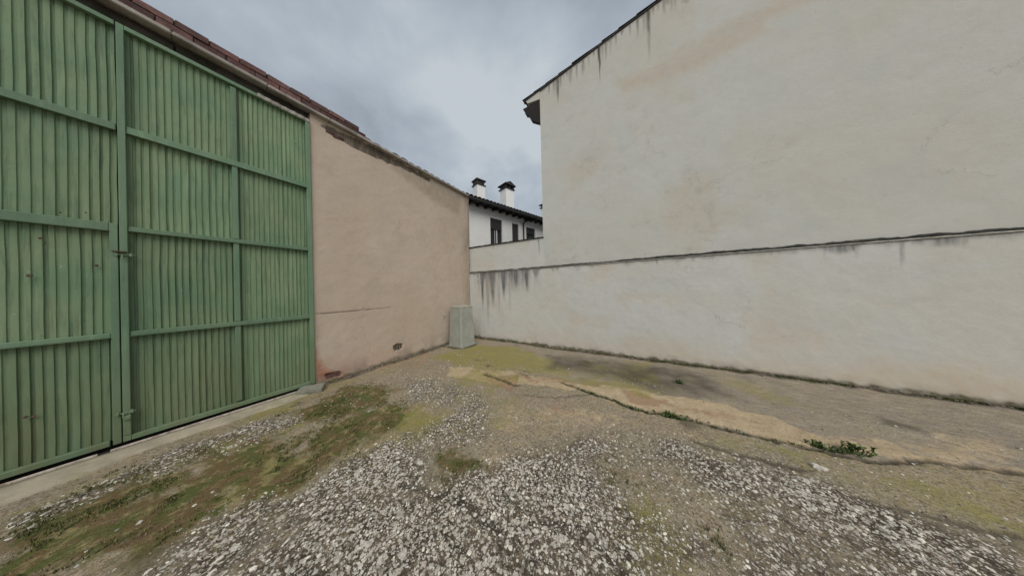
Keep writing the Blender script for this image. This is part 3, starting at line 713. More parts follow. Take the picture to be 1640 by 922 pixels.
def low_fn(U, Z):
    n1_ = fbm(U*1.5, Z*1.5, 51); n2_ = fbm(U*8, Z*8, 52); n3_ = fbm(U*28, Z*28, 53)
    D = (n1_-.5)*.016+(n2_-.5)*.005+(n3_-.5)*.002
    st = streaks(U, Z, lowst, 0)
    st = np.maximum(st, .55*sstep(.10, 0, CH-Z+(n2_-.5)*.14)*sstep(.35, .6, fbm(U*2.2, Z*0, 54))*np.where(U < -2, 1.15, .8))
    st = np.maximum(st, .9*sstep(1.0, .0, CH-Z)**1.5*sstep(WX+.15, WX+.5, U+(n2_-.5)*.3)*sstep(-2.1, -2.7, U+(n2_-.5)*.5)*sstep(.25, .7, fbm(U*6, Z*.7, 58)))
    st = np.maximum(st, .9*sstep(.022, .0, CH-Z+(n3_-.5)*.03))
    st = np.maximum(st, .75*sstep(.16, 0, CH-Z+(n2_-.5)*.16)*sstep(.52, .66, fbm(U*3.4, Z*.5, 56)))
    low = sstep(.085, .03, Z-.005+(n2_-.5)*.09)
    warm = np.clip(.75*sstep(.55, .05, Z+(n1_-.5)*.7)*(.35+.65*sstep(-3.5, 1.5, U))+.38*sstep(.55, .75, n1_)+.18*sstep(1.5, 4.5, U), 0, 1)
    peel = sstep(.55, .62, fbm(U*6, Z*10, 57))*sstep(.22, .05, Z)
    D -= peel*.004
    return D, (np.clip(st, 0, 1), warm, np.clip(low+.25*sstep(.2, 0, Z+(n2_-.5)*.2), 0, 1))
wgrid(WX-.02, 8.0, -.06, zz(CH), .02, low_fn, 'y', WY, 'wall', M['lower'], bw)
for o in bw.children: o.matrix_parent_inverse = Matrix.Translation(-Vector(bw.location))
b_ = MB(); b_.box(WX+.02, 12, WY+.04, WY+.28, -.1, CH-.002); b_.box(8.0, 12, WY+.001, WY+.05, -.1, CH-.004); local(b_.build('wall_core', M['lower'], bw), bw)
xs = [WX+.02, -3.4, -1.2, 1.0, 3.1, 5.4, 8, 12]
for a_, c_ in zip(xs[:-1], xs[1:]):
    b_ = MB(); ns = max(2, int((c_-a_)/.05)); th = .010+.010*max(0, min(1, (a_+3)/6))
    ring = []
    for k in range(ns+1):
        x_ = a_+.001+(c_-a_-.002)*k/ns; f = .018+random.uniform(-.003, .003); zt = CH+th+random.uniform(-.0015, .0015)
        ring.append([(x_, WY+.1, CH+.001), (x_, WY-f, CH+.001+random.uniform(-.002, .001)), (x_, WY-f-.002, zt-.003), (x_, WY-f+.006, zt), (x_, WY+.1, zt+.004)])
    vs = [p for r_ in ring for p in r_]; fs = []
    for k in range(ns):
        for j in range(5): fs.append((k*5+j, k*5+(j+1) % 5, (k+1)*5+(j+1) % 5, (k+1)*5+j))
    fs += [(0, 1, 2, 3, 4), tuple(ns*5+j for j in (4, 3, 2, 1, 0))]
    b_.add(vs, fs); local(b_.build('coping', M['coping'], bw), bw)
# mouldy mortar bead on top of the coping
b_ = MB(); ring = []; xs = np.arange(WX+.02, 8.6, .03)
for x_ in xs:
    hgt = .010+.026*vnoise(np.array([x_*5]), np.array([0.]), 4)[0]+.012*vnoise(np.array([x_*23]), np.array([0.]), 6)[0]+(.008 if x_ > 0 else 0)
    dep = .012+.010*vnoise(np.array([x_*9]), np.array([3.]), 5)[0]; z0 = CH+.012+.010*max(0, min(1, (x_+3)/6))
    ring.append([(x_, WY-dep, z0), (x_, WY-dep-.003, z0+hgt*.6), (x_, WY+.02, z0+hgt*1.1), (x_, WY+.03, z0)])
for k in range(len(ring)-1):
    b_.add(ring[k]+ring[k+1], [(0, 1, 5, 4), (1, 2, 6, 5), (2, 3, 7, 6)])
local(b_.build('mortar_bead', M['joint'], bw, smooth=True), bw)

# short higher wall between barn and building
UW = WY+.020
yw = thing('yard_wall', 'short plain off-white wall section above the coping between barn and gable building', 'wall', (-3.5, UW+.1, 0))
ztl = ony(750, 398, UW).z; ztr = ony(870, 381, UW).z
def yw_fn(U, Z):
    n1_ = fbm(U*1.5, Z*1.5, 61); n2_ = fbm(U*8, Z*8, 62)
    st = .75*sstep(.035, 0, ztl-Z+(n2_-.5)*.05)
    st = np.maximum(st, streaks(U, Z, px_streak([(863, 385, 410, 2, .9), (846, 383, 395, 2, .4), (790, 392, 402, 4, .3)], UW), 0))
    st = np.maximum(st, .35*sstep(.08, 0, Z-CH+(n2_-.5)*.08))
    return (n1_-.5)*.014+(n2_-.5)*.004, (st, .3*sstep(.5, .8, n1_), .3*sstep(.12, 0, U-WX))
o = wgrid(WX-.02, -2.10, CH-.01, lambda U: ztl+(U-WX)/(-2.11-WX)*(ztr-ztl), .02, yw_fn, 'y', UW, 'wall', M['lower'], yw); local(o, yw)
b_ = MB(); b_.prism([(WX-.02, UW+.03, CH), (-2.11, UW+.03, CH), (-2.11, UW+.03, ztr-.003), (WX-.02, UW+.03, ztl-.003)], (0, .22, 0)); local(b_.build('wall_core', M['lower'], yw), yw)
b_ = MB(); n_ = 60
for k in range(n_):
    x0 = WX-.02+(-2.11-WX+.02)*k/n_; x1 = WX-.02+(-2.11-WX+.02)*(k+1)/n_; zt = ztl+(x0-WX)/(-2.11-WX)*(ztr-ztl)
    b_.box(x0, x1+.002, UW-.022-random.uniform(0, .008), UW+.25, zt, zt+.028+random.uniform(0, .012), .005, .001)
local(b_.build('capping', M['joint'], yw), yw)

# ------------------------------------------------------------------ gable building
GP = WY+.024
gb = thing('gable_building', 'tall cream rendered gable building without windows, drip stains under its tiled roof edge', 'building', (3, GP+.2, 0))
GXL = ony(868, 300, GP).x
pA = ony(865, 143, GP); pB = ony(1055, 1, GP); SL = (pB.z-pA.z)/(pB.x-pA.x)
RID = 5.2
def rake(U): return np.where(U < RID, pA.z+(U-pA.x)*SL, pA.z+(RID-pA.x)*SL-(U-RID)*SL)-.05
gst = px_streak([(893, 122, 172, 7, .85), (891, 122, 160, 13, .45), (912, 107, 145, 7, .45), (935, 92, 125, 3, .4), (959, 75, 142, 6, .95), (972, 66, 78, 3, .5), (995, 50, 62, 3, .6), (1022, 30, 60, 4, .4), (1038, 15, 77, 10, .9), (1038, 40, 110, 9, .3), (852, 150, 165, 4, .5),
                 (1070, 0, 12, 12, .4), (1100, 0, 10, 16, .3), (985, 58, 68, 3, .4), (925, 98, 110, 3, .35)], GP)
def gab_fn(U, Z):
    n1_ = fbm(U*.9, Z*.9, 71); n2_ = fbm(U*6, Z*6, 72); n3_ = fbm(U*25, Z*25, 73)
    D = (n1_-.5)*.02+(n2_-.5)*.004+(n3_-.5)*.0015
    st = streaks(U, Z, gst, 0); rk = rake(U)
    st = np.maximum(st, .7*sstep(.06, 0, rk-Z+(n2_-.5)*.09))
    for s in range(26):
        x_ = -2.0+s*.115+math.sin(s*7)*.05; L_ = .12+.42*abs(math.sin(s*3.7)); zt_ = float(rake(np.array([x_]))[0])
        st = np.maximum(st, (.35+.4*abs(math.sin(s*1.9)))*sstep(.035, .008, np.abs(U-x_+(n2_-.5)*.02))*sstep(zt_-L_, zt_-.01, Z))
    for s in range(40):                                   # more of the same drips further along the rake
        x_ = .7+s*.31+math.sin(s*5)*.12; L_ = .15+.5*abs(math.sin(s*2.3))
        zt_ = float(rake(np.array([x_]))[0]); st = np.maximum(st, .5*abs(math.sin(s*1.3))*sstep(.04, .01, np.abs(U-x_+(n2_-.5)*.02))*sstep(zt_-L_, zt_, Z))
    band = .55*sstep(.36, .02, np.abs(Z-6.22-.05*(U-1)+(n1_-.5)*.5))*sstep(-.3, .8, U)
    band = np.maximum(band, .6*poly_mask(U+(n2_-.5)*.3, Z+(n1_-.5)*.3, px_r([(985, 132), (1060, 105), (1150, 70), (1230, 35), (1230, 55), (1110, 110), (1000, 150)], GP), .15))
    warm = np.clip(band+.35*sstep(.55, .8, n1_)+.25*sstep(6.2, 6.9, Z)*(U < 1.2)+.22*sstep(.5, 4.5, U), 0, 1)
    st = np.maximum(st, .3*sstep(.05, 0, Z-CH-.03+(n2_-.5)*.06))
    return D, (np.clip(st, 0, 1), warm, .12*sstep(.6, .8, n2_)*sstep(.4, .7, n1_))
o = wgrid(GXL, 8.0, CH-.01, rake, .022, gab_fn, 'y', GP, 'wall', M['cream'], gb); local(o, gb)
b_ = MB(); zr = lambda x_: float(rake(np.array([x_]))[0])
b_.prism([(GXL, GP+.035, 0), (12.5, GP+.035, 0), (12.5, GP+.035, zr(12.5)-.01), (RID, GP+.035, zr(RID)-.01), (GXL, GP+.035, zr(GXL)-.01)], (0, 9, 0))
b_.prism([(8.0, GP+.001, CH), (12.5, GP+.001, CH), (12.5, GP+.001, zr(12.5)), (8.0, GP+.001, zr(8.0))], (0, .03, 0))
local(b_.build('wall_core', M['cream'], gb), gb)
# overhanging end of the wall at the eaves (pale) and the dark timber cornice beneath
EL = ony(840, 160, GP).x
b_ = MB(); a1_, a2_ = ony(843, 167, GP), ony(862, 160, GP)
b_.prism([(EL+.03, GP, zr(EL)+.03), (GXL-.003, GP, zr(GXL)+.02), (GXL-.003, GP, a2_.z), (EL+.10, GP, a1_.z)], (0, .35, 0))
local(b_.build('eaves_soffit', M['cream'], gb), gb)
cp = [(837, 174.5), (860, 162), (864.5, 163), (864.5, 196), (850, 192), (846, 184), (841, 181)]
for k in range(1):
    b_ = MB(); d_ = .012+k*.62
    cpw = [ony(a_, c_, GP) for a_, c_ in cp]
    b_.prism([(min(w_.x, GXL-.004), GP+d_, w_.z-.002) for w_ in cpw], (0, .14, 0))
    local(b_.build('eaves_corbel', M['timber'], gb), gb)
b_ = MB(); q1 = ony(838, 172, GP); b_.box(q1.x-.02, GXL-.004, GP+.16, GP+.34, q1.z-.07, q1.z-.02); local(b_.build('eaves_board', M['timber'], gb), gb)
# roof deck and verge tiles stepping up the rake
b_ = MB()
for xs_, ya_, yb_ in ((EL, GP-.02, .37), (GXL-.02, GP+.35, 8.7)):
    b_.prism([(xs_, ya_, zr(xs_)+.045), (RID, ya_, zr(RID)+.045), (12.5, ya_, zr(12.5)+.045), (12.5, ya_, zr(12.5)+.012), (RID, ya_, zr(RID)+.012), (xs_, ya_, zr(xs_)+.012)], (0, yb_, 0))
local(b_.build('roof', M['tile_grey'], gb), gb)
q = MB(); vs = []; n_ = 6; L_ = .43
for xx, r_, zo in ((0, .085, .016), (L_, .07, .0)):
    for k in range(n_+1):
        a_ = math.pi*k/n_; vs.append((xx, -math.cos(a_)*r_, math.sin(a_)*r_*.55+zo))
    for k in range(n_+1):
        a_ = math.pi*k/n_; vs.append((xx, -math.cos(a_)*(r_-.016), math.sin(a_)*(r_-.016)*.55+zo))
m1 = n_+1; fs = []
for k in range(n_):
    fs += [(k, k+1, 2*m1+k+1, 2*m1+k), (m1+k+1, m1+k, 3*m1+k, 3*m1+k+1), (k+1, k, m1+k, m1+k+1), (2*m1+k, 2*m1+k+1, 3*m1+k+1, 3*m1+k)]
fs += [(0, 2*m1, 3*m1, m1), (n_, m1+n_, 3*m1+n_, 2*m1+n_)]
q.add(vs, fs); vt = q.mesh('verge_tile', True); vt.materials.append(M['tile_grey'])
x_ = EL-.05; an = math.atan(SL)
while x_ < RID:
    o = link('verge_tile', vt, None, gb); o.location = (x_, GP+.045+random.uniform(-.008, .008), zr(x_)+.040)
    o.rotation_euler = (0, -an-.03, random.uniform(-.015, .015)); local(o, gb); x_ += .36

# ------------------------------------------------------------------ white house behind
EZ = 5.55
def at_z(px, py, z_): d = ray(px, py); return EYE + d*((z_-CAM_H)/d.z)
e0, e1 = at_z(752, 316, EZ), at_z(868, 352, EZ)
dirv = (e1-e0); dirv.z = 0; dirv.normalize(); nrm = Vector((dirv.y, -dirv.x, 0))     # towards the yard
if nrm.dot(EYE-e0) < 0: nrm = -nrm
OV = .42
org = e0 - nrm*OV; org.z = 0
house = thing('white_house', 'white rendered house behind the yard wall with dark tiled eaves and brown windows', 'house', org, math.atan2(dirv.y, dirv.x))
HM = Matrix.Translation(org) @ Matrix.Rotation(math.atan2(dirv.y, dirv.x), 4, 'Z'); HI = HM.inverted()
# local frame: x along facade, -y towards the yard (nrm)
sgn = (HI.to_3x3() @ nrm).y                       # -1 expected
def fac(px, py):
    o_ = HI @ EYE; d_ = HI.to_3x3() @ ray(px, py); t_ = (0-o_.y)/d_.y; q_ = o_+d_*t_; return q_.x, q_.z
wins = []
for (xl, xr, yt, yb) in ((785, 804, 348, 390), (820, 830.5, 357, 386), (842.5, 857, 363, 383)):
    ul, zt_ = fac(xl, yt); ur, _ = fac(xr, yt+3); _, zb_ = fac((xl+xr)/2, yb); wins.append((ul, ur, zb_-.12, (zt_)))
XL0, XL1 = -3.5, 12.0
def holes_wall(x0, x1, z0, z1, holes, dep):
    q = MB(); cx = sorted({x0, x1, *[h[0] for h in holes], *[h[1] for h in holes]}); cz = sorted({z0, z1, *[h[2] for h in holes], *[h[3] for h in holes]})
    for a_, b2 in zip(cx[:-1], cx[1:]):
        for c_, d_ in zip(cz[:-1], cz[1:]):
            mx_, mz_ = (a_+b2)/2, (c_+d_)/2
            if any(h[0] < mx_ < h[1] and h[2] < mz_ < h[3] for h in holes): continue
            q.add([(a_, 0, c_), (b2, 0, c_), (b2, 0, d_), (a_, 0, d_)], [(0, 1, 2, 3)])
    for h in holes:
        a_, b2, c_, d_ = h
        q.add([(a_, 0, c_), (a_, dep, c_), (a_, dep, d_), (a_, 0, d_)], [(0, 1, 2, 3)]); q.add([(b2, 0, c_), (b2, dep, c_), (b2, dep, d_), (b2, 0, d_)], [(3, 2, 1, 0)])
        q.add([(a_, 0, c_), (b2, 0, c_), (b2, dep, c_), (a_, dep, c_)], [(0, 1, 2, 3)]); q.add([(a_, 0, d_), (b2, 0, d_), (b2, dep, d_), (a_, dep, d_)], [(3, 2, 1, 0)])
    q.box(x0, x1, dep+.02, dep+5, z0, z1-.05)
    return q
me = holes_wall(XL0, XL1, -.05, EZ-.02, wins, .16).build('wall', M['white'], house)
for i, (a_, b2, c_, d_) in enumerate(wins):
    q = MB(); fw_ = .055
    q.box(a_+.002, a_+fw_, .08, .13, c_+.002, d_-.002, .004); q.box(b2-fw_, b2-.002, .08, .13, c_+.002, d_-.002, .004)
    q.box(a_+fw_, b2-fw_, .08, .13, c_+.002, c_+fw_, .004); q.box(a_+fw_, b2-fw_, .08, .13, d_-fw_, d_-.002, .004)
    if b2-a_ > .5: q.box((a_+b2)/2-.03, (a_+b2)/2+.03, .078, .128, c_+fw_, d_-fw_, .004)
    wn = q.build('window', M['frame'], house)
    q = MB(); q.box(a_+fw_, b2-fw_, .115, .121, c_+fw_, d_-fw_); q.build('pane', M['glass'], wn)
    sh = [.36, .85, .40][i]; zs0 = d_-sh*(d_-c_); q = MB(); z_ = d_-.01
    while z_ > zs0: q.box(a_+.02, b2-.02, .045, .062, z_-.040, z_-.002, .003); z_ -= .042
    q.build('roller_shutter', M['shutter'], wn)
    q = MB(); q.box(a_-.04, b2+.04, -.035, .075, c_-.045, c_-.002, .004); q.build('sill', M['sill'], wn)
    if i == 0: q = MB(); q.box(a_+.42*(b2-a_), a_+.66*(b2-a_), .100, .108, c_+.07, zs0+.05); q.build('curtain', M['curtain'], wn)
# eaves: rafters, board, gutter, tiles
xr = XL0+.1
while xr < XL1:
    q = MB(); q.prism([(xr, .0, EZ-.12), (xr, -OV+.06, EZ-.17+.02), (xr, -OV+.04, EZ-.10), (xr, -OV+.04, EZ-.055), (xr, 0, EZ-.012)], (.10, 0, 0))
    q.build('rafter_tail', M['timber'], house); xr += .44
q = MB(); q.prism([(XL0, .3, EZ+.05), (XL0, -OV, EZ-.045), (XL0, -OV, EZ+.085), (XL0, 3.0, EZ+.895), (XL0, 3.0, EZ+.75)], (XL1-XL0, 0, 0)); q.build('roof', M['tile_grey'], house)
q = MB(); n_ = 8; pr = [(-OV-.05+.055*math.cos(math.pi+math.pi*k/n_), EZ-.015+.06*math.sin(math.pi+math.pi*k/n_)) for k in range(n_+1)]
pr += [(a_*1.0+(.004 if a_ < -OV-.05 else -.004), c_+.004) for a_, c_ in pr[::-1]]
q.prism([(XL0, a_, c_) for a_, c_ in pr], (XL1-XL0, 0, 0)); q.build('gutter', M['gutter'], house)
hr = .14/.42
tm = barrel(.46, .095, .08, .014, 6); tm.materials.append(M['tile_grey'])
x_ = XL0+.1
while x_ < 6.5:
    for k in range(2):
        o = link('roof_tile', tm, None, house); o.location = (x_, -OV-.03+k*.38, EZ+.075+k*.38*.24+random.uniform(-.006, .006))
        o.rotation_euler = (0, -R(13.5), R(90)+random.uniform(-.04, .04))
    x_ += .205
# downpipe with swan neck
u1, z1 = fac(851, 352); u2, z2 = fac(837, 356); u3, z3 = fac(836.5, 386)
q = MB(); q.tube([(u1, -OV-.02, EZ-.05), (u1-.02, -OV+.02, EZ-.14), (u1-.15, -.25, z1-.08), (u2+.06, -.09, z2+.02), (u2, -.07, z2-.10), (u2, -.07, z3-1.5)], .042, 10); q.build('downpipe', M['pipe'], house, smooth=True)
# chimneys
def chimney(pxl, pxr, ptop, pcap, back, kind):
    o_ = HI @ EYE
    def onp(px, py): d_ = HI.to_3x3() @ ray(px, py); t_ = (back-o_.y)/d_.y; return o_+d_*t_
    a_, b2 = onp(pxl, pcap), onp(pxr, pcap); zt = onp((pxl+pxr)/2, ptop).z; zc = a_.z; wd = b2.x-a_.x
    xc = (a_.x+b2.x)/2; q = MB(); q.box(xc-wd*.42, xc+wd*.42, back, back+wd*.8, EZ, zc, .01)
    ch = q.build('chimney', M['white'], house)
    if kind == 0:       # clay cowl with dark slots
        q = MB(); q.box(xc-wd*.5, xc+wd*.5, back-.04, back+wd*.8+.04, zc+.001, zc+.05, .008); n_ = 5
        for k in range(n_): q.box(xc-wd*.42+k*wd*.84/n_, xc-wd*.42+(k+.55)*wd*.84/n_, back, back+wd*.75, zc+.051, zc+(zt-zc)*.62, .004)
        q.box(xc-wd*.5, xc+wd*.5, back-.04, back+wd*.8+.04, zc+(zt-zc)*.62+.001, zc+(zt-zc)*.80, .008)
        q.box(xc-wd*.16, xc+wd*.16, back+.1, back+.3, zc+(zt-zc)*.80+.001, zt, .02); q.build('chimney_cap', M['tile_grey'], ch)
    else:               # little tiled gable on short posts
        q = MB(); q.box(xc-wd*.50, xc+wd*.50, back-.06, back+wd*.8+.06, zc+.001, zc+.045, .006)
        for s_ in (-.38, .0, .38): q.box(xc+wd*(s_-.06), xc+wd*(s_+.06), back, back+wd*.7, zc+.046, zc+(zt-zc)*.5)
        hz = zc+(zt-zc)*.5
        q.prism([(xc-wd*.56, back-.08, hz+.001), (xc+wd*.56, back-.08, hz+.001), (xc+wd*.56, back-.08, hz+.04), (xc, back-.08, zt), (xc-wd*.56, back-.08, hz+.04)], (0, wd*.8+.16, 0)); q.build('chimney_cap', M['tile_grey'], ch)
chimney(763, 778, 285, 294, 1.3, 0); chimney(809, 824, 291, 300, 1.0, 1); chimney(879, 893, 322, 328, 1.6, 1)

# ------------------------------------------------------------------ tapered concrete box in the corner
bx = thing('concrete_housing', 'grey tapered concrete box standing in the corner between the pink and white walls', 'box', (-4.44, 4.53, 0), R(-4))
def frustum(mb, z0, z1, a0, a1, ch0, ch1):
    rings = []
    for z_, a_, c_ in ((z0, a0, ch0), (z1, a1, ch1)):
        rings.append([(sx_, sy_, z_) for sx_, sy_ in ((-a_+c_, -a_), (a_-c_, -a_), (a_, -a_+c_), (a_, a_-c_), (a_-c_, a_), (-a_+c_, a_), (-a_, a_-c_), (-a_, -a_+c_))])
    n_ = 8; mb.add(rings[0]+rings[1], [tuple(range(8))[::-1], tuple(range(8, 16))]+[(k, (k+1) % 8, 8+(k+1) % 8, 8+k) for k in range(8)])
q = MB(); frustum(q, .075, 1.115, .275, .243, .03, .04); q.build('body', M['box'], bx)
q = MB(); frustum(q, .0, .0745, .285, .277, .03, .03); q.build('base', M['box'], bx)
q = MB(); frustum(q, 1.116, 1.155, .246, .249, .04, .04); frustum(q, 1.1555, 1.175, .246, .21, .04, .04); q.build('cap', M['boxtop'], bx)
q = MB(); q.box(-.33, .35, -.33, .36, -.04, .022, .01, .006); q.build('plinth_slab', M['slab'], bx)

# ------------------------------------------------------------------ loose things
p = ong(499, 627); sl = thing('concrete_offcut', 'flat grey concrete offcut lying at the right foot of the green doors', 'slab', (p.x, p.y, gz(p.x, p.y)), R(58))
q = MB(); q.box(-.17, .16, -.10, .10, .032, .085, .010, .008, mat=Matrix.Rotation(R(5), 4, 'X')); q.build('upper_slab', M['slab'], sl)
q = MB(); q.box(-.15, .16, -.095, .085, -.005, .026, .006, .004); q.build('lower_slab', M['slab'], sl)
p = onx(711, 505, WX+.012); q = MB(); c0 = Vector((WX+.012, p.y, p.z))
q.tube([c0+Vector(v_) for v_ in ((0, -.02, -.10), (.01, -.005, -.05), (.012, .0, 0), (.012, -.01, .05), (.004, 0, .10))], [.004, .010, .014, .008, .003], 6)
q.tube([c0+Vector(v_) for v_ in ((.012, 0, 0), (.02, .03, .03), (.01, .04, .07))], [.009, .006, .003], 6)
o = q.build('cable_stub', M['curtain'], None, smooth=True); o['label'] = 'small white cable stub sticking out of the pink wall beside the grey box'; o['category'] = 'cable'

# weeds: rosettes of broad leaves in the joint of the slab
def leaf(mb, base, dirx, L_, W_, lift, droop):
    d_ = Vector((math.cos(dirx), math.sin(dirx), 0)); s_ = Vector((-d_.y, d_.x, 0)); pts = []
    for k, (t_, w_) in enumerate(((0, .08), (.3, .8), (.6, 1), (.85, .6), (1, .03))):
        c_ = Vector(base)+d_*L_*t_+Vector((0, 0, lift*math.sin(t_*2.0)*L_-droop*t_*t_*L_)); pts.append((c_-s_*W_*w_+Vector((0, 0, .15*W_)), c_, c_+s_*W_*w_+Vector((0, 0, .15*W_))))
    vs = [q_ for r_ in pts for q_ in r_]; fs = []
    for k in range(4):
        a_ = k*3; fs += [(a_, a_+1, a_+4, a_+3), (a_+1, a_+2, a_+5, a_+4)]
    mb.add(vs, fs)
def weed(px, py, spread, n_, L_, label, hgt=.06):
    p_ = ong(px, py); root = thing('weed', label, 'weed', (p_.x, p_.y, gz(p_.x, p_.y)-.004), 0, 'weeds growing in the slab joint')
    k1 = ong(px-12, py-3); dr = Vector((p_.x-k1.x, p_.y-k1.y, 0)).normalized(); q = MB(); q2_ = MB()
    for k in range(n_):
        off = dr*random.gauss(0, spread)+Vector((random.gauss(0, .012), random.gauss(0, .012), 0)); bz = random.uniform(0, hgt*.6)
        q2_.tube([off*.6, off+Vector((0, 0, bz+.005))], .0025, 4)
        leaf(q, off+Vector((0, 0, bz)), random.uniform(0, 6.28), L_*random.uniform(.5, 1.2), L_*random.uniform(.16, .30), random.uniform(.4, 1.3), random.uniform(0, .7))
    q.build('leaves', M['weed'], root); q2_.build('stems', M['weed'], root)
weed(1318, 717, .05, 45, .042, 'dark green broad-leaved weed in the joint, left of the tallest one')
weed(1372, 726, .055, 50, .045, 'tallest dark green weed, at the right end of the grassy joint', .13)
weed(1345, 723, .05, 18, .03, 'low sprawling weed linking the two leafy clumps')
weed(1075, 667, .06, 60, .05, 'small bright weed near the sandy repair, left end of the grassy joint')
weed(1088, 614, .03, 30, .05, 'small dark weed on the grey slab nearest the boundary wall', .05)

# tufts of grass and moss: nobody could count them
def blades(name, mat, pts, hr_, label, wd=.004, lean=.5):
    q_v = []; q_f = []
    for (x_, y_) in pts:
        z_ = gz(x_, y_); n_ = random.randint(3, 6)
        for k in range(n_):
            a_ = random.uniform(0, 6.28); h_ = random.uniform(*hr_); bx_ = x_+random.gauss(0, .008); by_ = y_+random.gauss(0, .008)
            dx, dy = math.cos(a_), math.sin(a_); l_ = h_*random.uniform(.2, 1)*lean; w_ = wd*random.uniform(.6, 1.3); i_ = len(q_v)
            q_v += [(bx_-dy*w_, by_+dx*w_, z_-.003), (bx_+dy*w_, by_-dx*w_, z_-.003), (bx_+dx*l_*.4+dy*w_*.7, by_+dy*l_*.4-dx*w_*.7, z_+h_*.6), (bx_+dx*l_*.4-dy*w_*.7, by_+dy*l_*.4+dx*w_*.7, z_+h_*.6), (bx_+dx*l_, by_+dy*l_, z_+h_)]
            q_f += [(i_, i_+1, i_+2, i_+3), (i_+3, i_+2, i_+4)]
    q = MB(); q.v = q_v; q.f = q_f; me_ = q.mesh(name); o_ = link(name, me_, mat, None, kind='stuff', label=label); return o_
def sample(n_, dens, pw=1.0, x0=-4.8, x1=6.4, y0=-1.0, y1=5.38):
    X = rng.uniform(x0, x1, n_); Y = rng.uniform(y0, y1, n_); d_ = gm_at(dens, X, Y)**pw; k = rng.uniform(0, 1, n_) < d_
    return np.stack([X[k], Y[k]], 1)
g2 = grass*sstep(.45, .75, fbm(GX*5, GY*5, 91))
blades('grass', M['moss_tuft'], sample(150000, cl01(g2*1.2)), (.007, .024), 'short green grass and moss tufts beside the doors and across the yard', .0035)
blades('dry_grass', M['dry'], sample(16000, grass*sstep(.5, .7, fbm(GX*4, GY*4, 93))), (.008, .028), 'short dry straw-coloured grass between the moss tufts', .003, .9)
# fringe along the joint and the foot of both walls
fr = []
jl = gp(cracks[0][0])
for (a_, c_) in zip(jl[:-1], jl[1:]):
    L_ = math.dist(a_, c_)
    for k in range(int(L_*170)):
        t_ = random.random(); x_ = a_[0]+(c_[0]-a_[0])*t_; y_ = a_[1]+(c_[1]-a_[1])*t_
        if -.75 < x_ < .15 or (random.random() < .25 and -1.4 < x_ < 1.6): fr.append((x_+random.gauss(0, .012), y_+random.gauss(0, .012)))
blades('joint_grass', M['weed'], fr, (.006, .03), 'thin line of green grass growing in the slab joint', .0035)
fr = []
for k in range(260):
    a_ = random.uniform(-1.9, .6); fr.append((-4.44+math.cos(a_)*.40+random.gauss(0, .02), 4.53+math.sin(a_)*.40+random.gauss(0, .02)))
for k in range(5000):
    x_ = random.uniform(-4.1, 6.5)
    if vnoise(np.array([x_*3.0]), np.array([1.]), 8)[0] > .42: fr.append((x_, WY-.012-abs(random.gauss(0, .018))))
for k in range(900):
    y_ = random.uniform(1.5, 5.3)
    if vnoise(np.array([y_*3.0]), np.array([9.]), 8)[0] > .4: fr.append((WX+.015+abs(random.gauss(0, .018)), y_))
blades('wall_foot_moss', M['moss_tuft'], fr, (.006, .022), 'brown-green moss fringe along the foot of the walls', .004, .8)

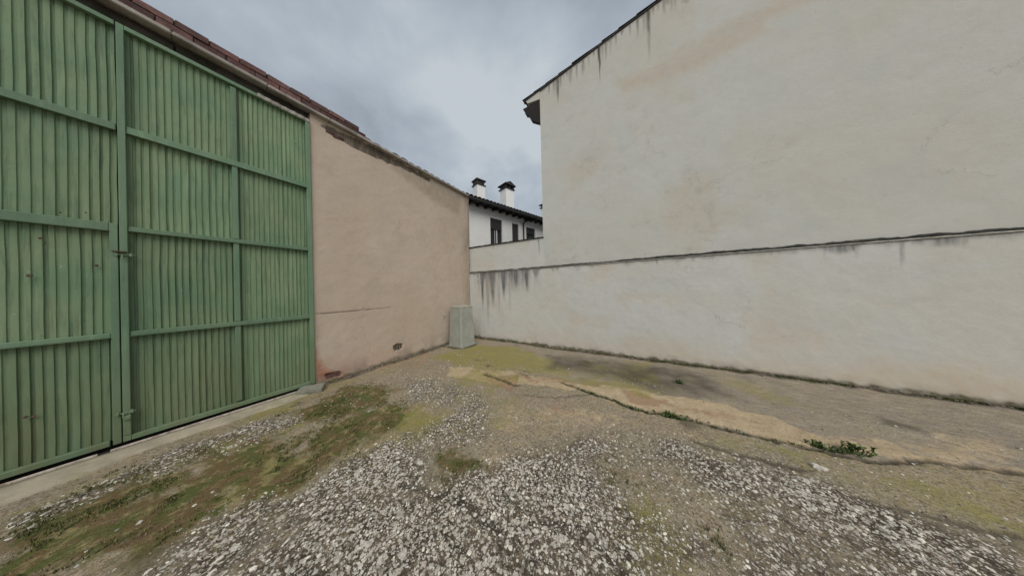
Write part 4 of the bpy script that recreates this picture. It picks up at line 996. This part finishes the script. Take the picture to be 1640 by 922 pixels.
# loose flakes, stones and grit
def stones(name, mat, pts, sr, label, flat=.4):
    V = []; Fc = []
    for (x_, y_) in pts:
        s_ = random.uniform(*sr)*(1 if random.random() < .85 else 1.6); n_ = random.choice((5, 6, 7)); z_ = gz(x_, y_); i_ = len(V); a0 = random.random()*6; asp = random.uniform(.6, 1)
        rr_ = [random.uniform(.7, 1.1) for _ in range(n_)]; h_ = s_*flat*random.uniform(.5, 1.2); tl = random.uniform(-.2, .2); rot = random.random()*6
        for lvl, (sc2, zz2) in enumerate(((1, -.002), (1, h_*.5), (.66, h_))):
            for k in range(n_):
                a_ = a0+6.283*k/n_; px_, py_ = math.cos(a_)*s_*rr_[k]*sc2, math.sin(a_)*s_*rr_[k]*sc2*asp
                V.append((x_+px_*math.cos(rot)-py_*math.sin(rot), y_+px_*math.sin(rot)+py_*math.cos(rot), z_+zz2+tl*px_))
        for l_ in range(2):
            for k in range(n_): Fc.append((i_+l_*n_+k, i_+l_*n_+(k+1) % n_, i_+(l_+1)*n_+(k+1) % n_, i_+(l_+1)*n_+k))
        Fc.append(tuple(i_+2*n_+k for k in range(n_)))
    q = MB(); q.v = V; q.f = Fc; me_ = q.mesh(name); link(name, me_, mat, None, kind='stuff', label=label)
stones('gravel', M['stone'], sample(85000, lich, 1.8, x0=-4.3, x1=4.5, y0=-.6, y1=4.2), (.0035, .0115), 'pale stone flakes and gravel lying over the rough concrete')
stones('grit', M['grit'], sample(22000, np.clip(.12+lich*.6+grass*.3, 0, 1), 1.2, x0=-4.3), (.003, .008), 'dark grit and small stones scattered over the yard')
cl = []
for k in range(420):
    x_ = random.uniform(-4.0, 5.0); cl.append((x_, WY-.02-abs(random.gauss(0, .025))))
for k in range(520): y_ = random.uniform(1.45, 4.3); cl.append((WX+.03+abs(random.gauss(0, .03)), y_))
stones('rubble', M['grit'], cl, (.006, .022), 'crumbs of mortar and soil at the foot of the walls', .6)
# a few single stones large enough to stand out
for (px, py, s_, lb) in ((673, 741, .036, 'largest white stone, on the dark patch left of the yard centre'), (744, 645, .026, 'single white stone on the grey patch in front of the box'),
                         (1310, 750, .05, 'flat white stone flake right of the dark crack'), (223, 838, .022, 'small white stone lying alone in the moss on the left'),
                         (800, 712, .0, ''), (812, 547, .03, 'small pale stone against the foot of the drip-stained wall')):
    if s_ == 0: continue
    p_ = ong(px, py); V = MB(); n_ = 8; rg = []
    for sc2, zz2 in ((.9, -.004), (1, s_*.25), (.8, s_*.5), (.4, s_*.62)):
        rg.append([(math.cos(6.283*k/n_)*s_*sc2*(.85+.3*math.sin(k*2.4+s_*90)), math.sin(6.283*k/n_)*s_*sc2*.75*(.85+.3*math.cos(k*1.9)), zz2+random.uniform(-.002, .002)) for k in range(n_)])
    fs = [(l_*n_+k, l_*n_+(k+1) % n_, (l_+1)*n_+(k+1) % n_, (l_+1)*n_+k) for l_ in range(3) for k in range(n_)]+[tuple(3*n_+k for k in range(n_))]
    V.add([q_ for r_ in rg for q_ in r_], fs); o = V.build('stone', M['stone']); o.location = (p_.x, p_.y, gz(p_.x, p_.y)); o.rotation_euler = (0, 0, px)
    o['label'] = lb; o['category'] = 'stone'
